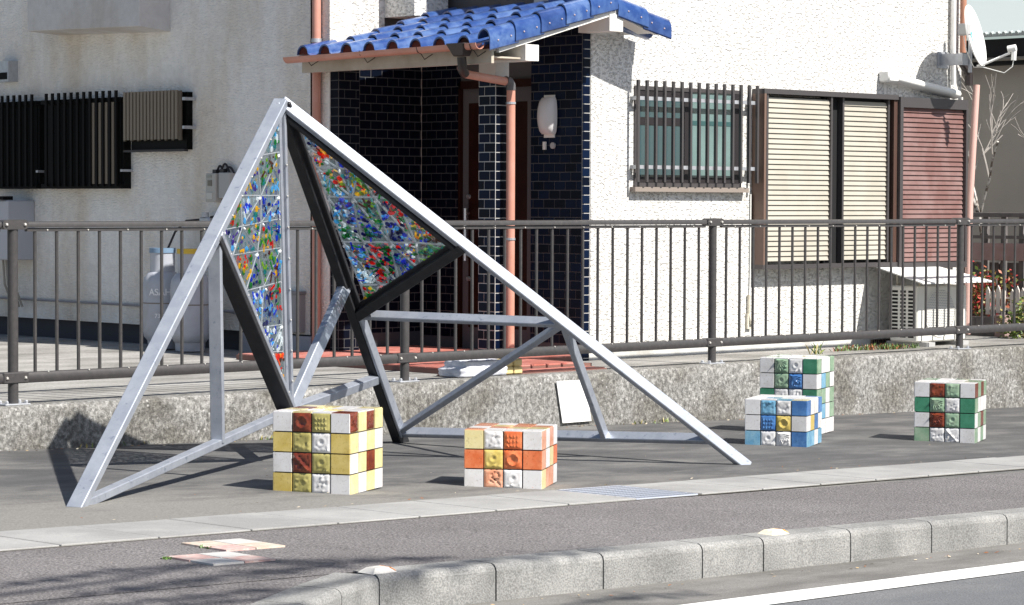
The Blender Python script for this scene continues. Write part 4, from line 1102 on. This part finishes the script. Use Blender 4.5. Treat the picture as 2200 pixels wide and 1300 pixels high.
# ------------------------------------------------------------------ mosaic blocks
def glaze(name, c, c2, rough=.18, sc=16):
    m = mat(name, c, rough, noise=(sc,4,.38,.68), col2=c2, coat=.3)
    nt = m.node_tree; p = nt.nodes['Principled BSDF']; src = p.inputs['Base Color'].links[0].from_socket
    g = tex(nt, 'noise', 70, 6, None, .75); r = ramp(nt, g.outputs[0], [(.56, (1,1,1)), (.70, (.62,.58,.52))])
    g2 = tex(nt, 'noise', 5, 5, None, .7); r2 = ramp(nt, g2.outputs[0], [(.45, (1,1,1)), (.75, (.78,.76,.72))])
    nt.links.new(mixc(nt, mixc(nt, src, r.outputs[0], 1.0, 'MULTIPLY'), r2.outputs[0], 1.0, 'MULTIPLY'), p.inputs['Base Color'])
    return m
GL = dict(W=glaze('glaze_white', (.72,.71,.72), (.77,.77,.77), .3), Y=glaze('glaze_yellow', (.62,.47,.12), (.70,.56,.20)), y=glaze('glaze_pale_yellow', (.72,.62,.30), (.76,.68,.38)),
          N=glaze('glaze_brown', (.13,.022,.012), (.26,.055,.02)), O=glaze('glaze_orange', (.68,.15,.045), (.76,.24,.10)), P=glaze('glaze_salmon', (.72,.30,.17), (.78,.44,.30)),
          B=glaze('glaze_blue', (.05,.16,.42), (.10,.26,.55)), L=glaze('glaze_light_blue', (.15,.38,.58), (.28,.50,.64)), G=glaze('glaze_green', (.04,.21,.12), (.07,.28,.17)),
          g=glaze('glaze_pale_green', (.22,.36,.24), (.36,.48,.34)), V=glaze('glaze_olive', (.36,.32,.10), (.50,.44,.16)))
def relief_tile(kind, s, rnd):
    """height field of one pressed tile, s = side; returns (verts, faces) in local u,v,h"""
    N = 16; H_ = [[0]*(N+1) for _ in range(N+1)]
    def bump_at(cx, cy, r, h):
        for i in range(N+1):
            for j in range(N+1):
                d = math.hypot(i/N-cx, j/N-cy)/r
                if d < 1: H_[i][j] += h*(1-d*d)
    def line(x0, y0, x1, y1, w_, h):
        for i in range(N+1):
            for j in range(N+1):
                px, py = i/N-x0, j/N-y0; dx, dy = x1-x0, y1-y0; t = max(0, min(1, (px*dx+py*dy)/(dx*dx+dy*dy+1e-9)))
                d = math.hypot(px-t*dx, py-t*dy)
                if d < w_: H_[i][j] += h*(1-(d/w_)**2)
    if kind == 0:
        for _ in range(26): bump_at(rnd.uniform(.1,.9), rnd.uniform(.1,.9), rnd.uniform(.06,.11), rnd.uniform(-.005,.006))
    elif kind == 1:
        for a in range(24): line(.5+.3*math.cos(a*.2618), .5+.3*math.sin(a*.2618), .5+.3*math.cos((a+1)*.2618), .5+.3*math.sin((a+1)*.2618), .07, .0035)
        bump_at(.5,.5,.2,-.006)
    elif kind == 2:
        line(.1,.9,.85,.1,.07,.009)
        for _ in range(8): line(rnd.random(), rnd.random(), rnd.random(), rnd.random(), .06, -.004)
    elif kind == 3:
        for a in range(7): bump_at(.6+.2*math.cos(a*.9), .65+.2*math.sin(a*.9), .09, -.009)
        line(.55,.5,.9,.1,.06,-.008); line(.3,.4,.5,.3,.07,-.008)
    elif kind == 4:
        for r in range(3):
            for q in range(4): line(.18+q*.18, .75-r*.25, .24+q*.18+rnd.uniform(-.05,.05), .62-r*.25, .05, .006)
    elif kind == 5:
        bump_at(.5,.55,.30,.006); bump_at(.5,.55,.18,-.010)
        for _ in range(10): bump_at(rnd.uniform(.1,.9), rnd.uniform(.05,.35), .07, .004)
    elif kind == 6:
        for a in range(8): line(.15, .95, .15+.8*math.cos(a*.2), .95-.8*math.sin(a*.2), .045, .007)
        for _ in range(8): bump_at(rnd.uniform(.3,.9), rnd.uniform(.1,.5), .07, .006)
    vs = []; fs = []
    for i in range(N+1):
        for j in range(N+1):
            e = min(i, j, N-i, N-j); rise = (0 if e == 0 else .0035 if e == 1 else .005)
            hh = H_[i][j] if e > 1 else 0
            vs.append((i/N*s, j/N*s, .004 + rise + hh*.8))
    for i in range(N):
        for j in range(N): a = i*(N+1)+j; fs.append((a, a+N+1, a+N+2, a+1))
    base = len(vs); vs += [(0,0,0), (s,0,0), (s,s,0), (0,s,0)]
    e0 = [i*(N+1) for i in range(N+1)]; e1 = [N*(N+1)+j for j in range(N+1)]; e2 = [(N-i)*(N+1)+N for i in range(N+1)]; e3 = [N-j for j in range(N+1)]
    for ed, (a, b_) in zip((e0, e1, e2, e3), ((0,1), (1,2), (2,3), (3,0))): fs.append(tuple(ed[::-1]) + (base+a, base+b_))
    return vs, fs
def flat_tile(s):
    c = .004; vs = [(0,0,0),(s,0,0),(s,s,0),(0,s,0),(0,0,.005),(s,0,.005),(s,s,.005),(0,s,.005),(c,c,.0085),(s-c,c,.0085),(s-c,s-c,.009),(c,s-c,.0085)]
    return vs, [(0,1,5,4),(1,2,6,5),(2,3,7,6),(3,0,4,7),(4,5,9,8),(5,6,10,9),(6,7,11,10),(7,4,8,11),(8,9,10,11)]
def mosaic(B_, ang, wd, rows, front, side, top, lab, seed, ph=.1):
    rnd = random.Random(seed); zg = grade(B_[0]) - .004
    t = thing('mosaic_block', (B_[0], B_[1], zg), lab, 'mosaic block', 'ceramic mosaic seat blocks')
    hgt = rows*ph; a = math.radians(ang); u = Vector((math.cos(a), math.sin(a), 0)); v = Vector((-u.y, u.x, 0)); z = Vector((0,0,1))
    o = Vector((B_[0], B_[1], zg)); ins = .008
    b = MB(); p = lambda x, y, q: o + u*x + v*y + z*q
    b.hexa([p(ins,ins,0), p(wd-ins,ins,0), p(wd-ins,wd-ins,0), p(ins,wd-ins,0), p(ins,ins,hgt-ins), p(wd-ins,ins,hgt-ins), p(wd-ins,wd-ins,hgt-ins), p(ins,wd-ins,hgt-ins)])
    b.build('core', mat('black_grout', (.02,.02,.022), .9), t)
    pw = wd/4; g = .0055
    def place(org, eu, ev, nrm, code, su, sv):
        rel = len(code) > 1; s = 1.0
        if rel: vs, fs = relief_tile(int(code[1]), s, rnd)
        else: vs, fs = flat_tile(s)
        tilt = rnd.uniform(-.0008,.0008); b = MB()
        b.add([org + eu*(g/2 + x*(su-g)) + ev*(g/2 + y*(sv-g)) + nrm*(-.0005 + (q if not rel else q) + tilt*x) if rel else org + eu*(g/2 + (x)*(su-g)) + ev*(g/2 + y*(sv-g)) + nrm*(q + tilt*x) for x, y, q in vs], fs)
        b.build('tile', GL[code[0]], t, smooth=True)
    # front face: looks along -u, columns run from far (+v) to near
    for r in range(rows):
        for c in range(4):
            zz = hgt - (r+1)*ph
            place(o + u*ins + v*(wd-c*pw) + z*zz, -v, z, -u, front[r][c], pw, ph)
            place(o + v*ins + u*(c*pw) + z*zz, u, z, -v, side[r][c], pw, ph)
            place(o + u*(wd-ins) + v*(c*pw) + z*zz, v, z, u, 'W' if (r+c) % 2 else front[r][0][0], pw, ph)
            place(o + v*(wd-ins) + u*(wd-c*pw) + z*zz, -u, z, v, 'W' if (r+c) % 2 else side[r][0][0], pw, ph)
    for i in range(4):
        for j in range(4):
            place(o + u*(i*pw) + v*(wd-j*pw) + z*(hgt-ins) + v*(-pw), u, v, z, top[i][j], pw, pw)
FS = flat_tile
mosaic((-.13,-3.151), 26.5, .412, 4, [['W','N1','V4','W'], ['Y','V0','W5','Y'], ['W','N2','V5','Y'], ['Y','V0','W0','W']],
       [['N2','y','N0','y'], ['y','W','y','W'], ['W','y','N','y'], ['y','W','y','W']], [['W','y','W','N'], ['y','W0','y0','W'], ['N','y0','W','W'], ['y','y','W','y']],
       'yellow, white and brown tiled cube in front of the steel sculpture', 1)
mosaic((.909,-3.424), 34.7, .405, 3, [['y','W0','O4','W'], ['O','Y5','O1','O'], ['W','P3','W5','W']],
       [['P','W','P','W'], ['P','W','y','O'], ['y','P','P','W']], [['P','W','W','W'], ['W','P','y','y'], ['P','y','P','P'], ['P','W','P','W']],
       'orange, white and yellow tiled low block, three tiles high', 2)
mosaic((4.45,-2.20), 26.4, .405, 3, [['W','L0','W0','B'], ['W','B4','Y1','W'], ['L','W5','W6','B']],
       [['B','W','W','B'], ['W','Y','B','W'], ['L','L','W','L']], [['W','W','L','y'], ['W','L','W','W'], ['W','W','W','W'], ['W','W','W','B']],
       'blue, white and yellow tiled low block standing before the tall green one', 3)
mosaic((5.393,-1.499), 23, .405, 5, [['W','g6','W5','G'], ['W','g5','B6','W'], ['G','W0','W0','G'], ['W','g0','g0','W'], ['W','W','W','W']],
       [['g','W','W','g'], ['W','L','g','W'], ['g','g','W','g'], ['g','L','W','g'], ['W','W','W','W']], [['W','W','W','W'], ['g','W0','W','W'], ['W','W','y','W'], ['g','W','W','g']],
       'tall green, white and blue tiled block, five tiles high, behind the blue block', 4, .104)
mosaic((5.792,-2.514), 26, .405, 4, [['W','N0','g0','W'], ['G','g6','W0','G'], ['W','N6','g5','G'], ['g','W0','W2','W']],
       [['N','g','N','g'], ['g','W','W','W'], ['W','g','N','g'], ['g','W','g','W']], [['W','W','W','W'], ['W','W0','W','g'], ['g','W','W','g'], ['g','W','g','W']],
       'green, white and brown tiled cube standing alone at the far right', 5)

# ------------------------------------------------------------------ steel sculpture with glass panels
N_ = dict(A=(.579,-1.733,1.716), F1=(-1.575,-2.945,-.209), F2=(3.054,-2.902,-.329), F4=(2.377,-.675,-.311), G=(.778,-1.559,.021),
          M1=(-.207,-2.175,1.014), M2=(1.517,-2.176,.942), M3=(1.645,-1.106,.514), M4=(2.05,-2.428,.501), P1=(1.485,-1.2,.695), P2=(2.0,-.897,.114),
          N4=(2.316,-.711,-.242), N2=(2.87,-2.815,-.176), S2=(2.69,-2.133,-.198), S1=(-.122,-2.089,-.067))
N_ = {k_: Vector(v_) for k_, v_ in N_.items()}
S = thing('sculpture', N_['F1'], 'two winged steel frame sculpture holding coloured glass panels, straddling the forecourt', 'sculpture')
nR = (N_['F2']-N_['A']).cross(N_['F4']-N_['A']).normalized()       # right wing, sky side
nL = (N_['F1']-N_['A']).cross(N_['G']-N_['A']).normalized()
if nL.y > 0: nL = -nL
def bar(name, a, b_, n, wd, dp, m=STEEL, lab=None, ext=0):
    a = N_[a] if isinstance(a, str) else a; b_ = N_[b_] if isinstance(b_, str) else b_
    d = (b_-a).normalized(); q = MB(); q.beam(a-d*ext, b_+d*ext, n, wd, dp); return q.build(name, m, S, label=lab)
cR = (N_['A']+N_['M2']+N_['M3'])/3
def inward(a, b_, toward, k_):
    d = (b_-a).normalized(); v_ = toward-a; v_ = v_-d*v_.dot(d); return v_.normalized()*k_
cL = (N_['A']+N_['M1']+N_['G'])/3
def off_bar(name, a, b_, n, cen, side, down, wd, dp, m, lab=None):
    A_, B_ = N_[a], N_[b_]; i = inward(A_, B_, cen, side)
    if a == 'A': A_ = A_ + (B_-A_).normalized()*.06
    return bar(name, A_+i+n*down, B_+i+n*down, n, wd, dp, m, lab)
bar('leg', N_['A'], N_['F1']+(N_['F1']-N_['A']).normalized()*.03, nL, .046, .078)
bar('leg', N_['A'], N_['F2']+(N_['F2']-N_['A']).normalized()*.03, nR, .036, .070)
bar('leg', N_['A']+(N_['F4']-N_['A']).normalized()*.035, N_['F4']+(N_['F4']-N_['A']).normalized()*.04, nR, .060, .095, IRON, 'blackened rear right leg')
off_bar('edge_strip', 'M3', 'N4', nR, cR, .040, -.010, .018, .065, STEEL, 'pale strip along the lower black leg')
bar('brace', 'M1', 'S1', nL, .030, .070)
bar('brace', 'F1', 'G', nL, .040, .055)
bar('brace', 'M1', 'G', nL, .030, .085)
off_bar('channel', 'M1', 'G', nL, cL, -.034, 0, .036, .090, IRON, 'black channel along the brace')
bar('brace', 'A', 'G', nL, .026, .050)
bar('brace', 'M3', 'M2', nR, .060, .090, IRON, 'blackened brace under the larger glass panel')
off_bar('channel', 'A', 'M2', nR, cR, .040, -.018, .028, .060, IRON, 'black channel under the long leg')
bar('brace', 'M3', 'M4', nR, .030, .060)
bar('brace', 'M4', 'S2', nR, .034, .058)
bar('brace', 'M4', 'N4', nR, .034, .058)
bar('brace', 'N4', 'N2', nR, .034, .062)
bar('brace', 'G', 'P1', Vector((.6,-.6,.5)), .070, .050)
bar('brace', 'G', 'P2', Vector((0,-.3,1)), .055, .055)
# glass
RPAN = [[[.085,.011]], [[.079,.154],[.269,.032]], [[.091,.234],[.247,.136],[.399,.045]], [[.093,.365],[.28,.248],[.444,.142],[.61,.042]], [[.092,.58],[.25,.477],[.455,.346],[.646,.223],[.941,.044]], [[.118,.773],[.264,.676],[.419,.574],[.621,.373]], [[.109,.895]]]
LPAN = [[[.018,.025]], [[.381,.019],[.049,.141]], [[.637,.037],[.344,.158],[.067,.272]], [[.895,.035],[.624,.137],[.355,.238],[.07,.345]], [[.766,.166],[.415,.303],[.068,.439]], [[.599,.348],[.341,.445],[.075,.545]], [[.393,.553],[.079,.682]], [[.28,.683],[.076,.771]], [[.051,.927]]]
THEMES = [('sky','teal','white','green'), ('red','orange','yellow','brown'), ('blue','navy','sky','navy'), ('green','lime','yellow','red'), ('red','blue','white','yellow','green'), ('blue','violet','sky','white','navy'),
          ('green','teal','navy','blue'), ('red','green','yellow','blue','sky','brown'), ('navy','red','green'), ('sky','yellow','violet','teal'), ('white','sky','white','blue'), ('green','teal','lime','brown'), ('blue','blue','teal','navy')]
def glass_panel(pan, a, e1, e2, nrm, lab, seed, push):
    rnd = random.Random(seed)
    pt = lambda b_: a + (e1-a)*b_[0] + (e2-a)*b_[1] + nrm*push
    frame = MB()
    A0, A1, A2 = a+nrm*push, e1+nrm*push, e2+nrm*push
    cen = (A0+A1+A2)/3
    for p, q in ((A0,A1), (A1,A2), (A2,A0)):
        i = inward(p, q, cen, .040); frame.beam(p+i, q+i, nrm, .030, .022)
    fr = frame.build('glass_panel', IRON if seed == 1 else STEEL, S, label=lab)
    edges = {}; tris = []
    for r0, r1 in zip(pan[:-1], pan[1:]):
        i = j = 0; P = [pt(x) for x in r0]; Q = [pt(x) for x in r1]
        while i < len(P)-1 or j < len(Q)-1:
            if j < len(Q)-1 and (i >= len(P)-1 or (P[i]-Q[j+1]).length <= (P[i+1]-Q[j]).length): tris.append((P[i], Q[j], Q[j+1])); j += 1
            else: tris.append((P[i], Q[j], P[i+1])); i += 1
    def key(p): return tuple(round(c, 4) for c in p)
    small = MB(); names = list(GCOL); mats_ = [GCOL[k_] for k_ in names]; nbig = 0; specks = MB()
    for t in tris:
        for p, q in ((t[0],t[1]), (t[1],t[2]), (t[2],t[0])): edges[tuple(sorted((key(p), key(q))))] = (p, q)
        c = (t[0]+t[1]+t[2])/3; ins = [c + (p-c)*(1-.010/max(.03, (p-c).length)) for p in t]
        b = MB(); b.prism([p-nrm*.003 for p in ins], nrm*.006); b.build('pane', PANE, fr)
        th = rnd.choice(THEMES); area = (t[1]-t[0]).cross(t[2]-t[0]).length/2
        n = int(area*(1900 if seed == 1 else 1300)); U = (t[1]-t[0]).normalized(); V = nrm.cross(U)
        row = rnd.random() < .3
        for k_ in range(n):
            r1_, r2_ = rnd.random(), rnd.random()
            if r1_+r2_ > 1: r1_, r2_ = 1-r1_, 1-r2_
            p = t[0] + (t[1]-t[0])*r1_ + (t[2]-t[0])*r2_; p = c + (p-c)*.80
            side = rnd.choice((-1, 1)); p = p + nrm*side*.005
            s = rnd.choice((.006,.008,.010,.013,.017)); ci = names.index(rnd.choice(th)); an = rnd.uniform(0, math.pi)
            if row: an = .3
            d1 = U*math.cos(an)+V*math.sin(an); d2 = -U*math.sin(an)+V*math.cos(an)
            shp = rnd.random()
            if shp < .45: poly = [p + d1*s*math.cos(q*math.pi/3) + d2*s*math.sin(q*math.pi/3) for q in range(6)]
            elif shp < .8: poly = [p + d1*s*1.7 + d2*s*.32, p - d1*s*1.7 + d2*s*.32, p - d1*s*1.7 - d2*s*.32, p + d1*s*1.7 - d2*s*.32]
            else: poly = [p + d1*s*1.3, p + d2*s*.9, p - d1*s, p - d2*s*1.1]
            big = s >= .0125 and nbig < 140
            tgt = MB() if big else small; tgt.mi = 0 if big else ci
            tgt.prism(poly, nrm*side*.004)
            if big: tgt.build('glass_piece', mats_[ci], fr); nbig += 1
    small.build('glass_pieces', mats_, fr, kind='stuff')
    for p, q in edges.values():
        b = MB(); b.beam(p, q, nrm, .012 if seed == 1 else .007, .010); b.build('glass_joint', STRIP, fr)
    # little clear clips that catch the sun
    b = MB()
    for k_, (p, q) in enumerate(edges.values()):
        if k_ % 3 == 0: b.beam(p+(q-p)*.06, p+(q-p)*.06+(q-p).normalized()*.02, nrm, .012, .022)
    b.build('clips', mat('clip_%d' % seed, (.86,.88,.90), .15), fr, kind='stuff')
glass_panel(RPAN, N_['A'], N_['M2'], N_['M3'], nR, 'larger triangle of coloured glass between the two right legs', 1, .0)
glass_panel(LPAN, N_['A'], N_['M1'], N_['G'], nL, 'narrow triangle of coloured glass beside the left leg', 2, .0)
b = MB()
for fr_, to_, cen_ in (('A','M1',cL), ('M1','G',cL), ('A','G',cL)):
    P_, Q_ = N_[fr_], N_[to_]; n_ = int((Q_-P_).length/.16)
    for i in range(2 if fr_ == 'A' else 1, n_):
        q = P_+(Q_-P_)*i/n_ + inward(P_, Q_, cL, .012 if fr_ == 'A' else .004) + nL*(.027 if (fr_, to_) == ('A','G') else .041)
        bm = bmesh.new(); bmesh.ops.create_icosphere(bm, subdivisions=1, radius=.006); bmesh.ops.translate(bm, verts=bm.verts, vec=q); b.addbm(bm); bm.free()
b.build('screws', BOLT, S, kind='stuff')
def litter():
    rnd = random.Random(12); LM = [mat('dry_leaf_'+n, c, .8) for n, c in (('tan', (.42,.30,.16)), ('rust', (.30,.12,.05)), ('pale', (.55,.48,.36)))]; b = MB()
    def leaf(x, y, z, s):
        a = rnd.uniform(0, 6.28); u = Vector((math.cos(a), math.sin(a), rnd.uniform(-.1,.3)))*s; v = Vector((-math.sin(a), math.cos(a), rnd.uniform(0,.5)))*s*.45
        p = Vector((x, y, z+.003)); b.mi = rnd.randrange(3); b.add([p-u, p+v, p+u, p-v], [(0,1,2,3)])
    for i in range(110): x = rnd.uniform(-3,7.5); leaf(x, -5.68-abs(rnd.gauss(0,.05)) + .012*x*0, grade(x)-.136, rnd.uniform(.006,.014))
    for i in range(150): x = rnd.uniform(-1.5,8); leaf(x, -.15-abs(rnd.gauss(0,.05)), grade(x)+.001, rnd.uniform(.006,.013))
    for i in range(70): x = rnd.uniform(-3,7); leaf(x, rnd.uniform(-5.4,-.4), grade(x)+.007, rnd.uniform(.004,.009))
    for i in range(60): x = rnd.uniform(-2,6); leaf(x, -3.57+.042*x+rnd.gauss(0,.02), grade(x)+.012, rnd.uniform(.005,.010))
    tag(b.build('leaf_litter', LM), 'small dry leaves scattered along the kerb and wall foot', 'leaf litter', kind='stuff')
litter()
# ------------------------------------------------------------------ roadside tree out of view (its shade falls on the kerb)
def roadside_tree():
    rnd = random.Random(5); t = thing('roadside_tree', (-5.5,-11.8,-.1), 'roadside tree across the road whose drooping branches shade the kerb', 'tree')
    b = MB(); b.tube([(-5.5,-11.8,-.4), (-5.45,-11.7,2.5), (-5.4,-11.5,4.8), (-5.2,-11.3,6.3)], .14, 10, r1=.06); b.build('trunk', BRD2, t, smooth=True)
    br = MB(); lf = MB()
    def shade(x, y, h): # crown point whose shadow lands at x, y on the pavement
        k_ = h; return Vector((x+.15*k_, y-.88*k_, grade(x)+k_))
    for (xa, ya, xb, yb, w_, n) in ((-3.2,-5.45,-1.9,-5.25,.05,330), (-3.3,-5.1,-2.3,-4.95,.035,170), (-2.4,-5.0,-1.55,-5.35,.05,240), (-2.2,-5.65,-.7,-5.45,.03,200), (-1.2,-5.95,-.6,-6.0,.025,70), (-3.4,-5.75,-2.6,-5.7,.04,120)):
        h = 6.2; p, q = shade(xa,ya,h), shade(xb,yb,h)
        br.tube([q, (p+q)/2+Vector((0,0,.05)), p, p+Vector((-.6,-.3,.1)), Vector((-5.2,-11.3,6.2))], .006, 5, r1=.03)
        for i in range(n):
            s = rnd.random(); c = p+(q-p)*s + Vector((rnd.gauss(0,.04), rnd.gauss(0,w_*.6*math.sin(math.pi*s)**.5+.003), rnd.gauss(0,.05)))
            a = Vector((rnd.gauss(0,1), rnd.gauss(0,.3), rnd.gauss(-.2,.4))).normalized(); u = a.cross(Vector((0,rnd.gauss(0,1),1))).normalized(); L = rnd.uniform(.05,.11)
            lf.add([c, c+a*L*.5+u*L*.16, c+a*L, c+a*L*.5-u*L*.16], [(0,1,2,3)])
    br.build('branches', BRD2, t); lf.build('leaves', LG[1], t, kind='stuff')
roadside_tree()
bpy.context.view_layer.update()
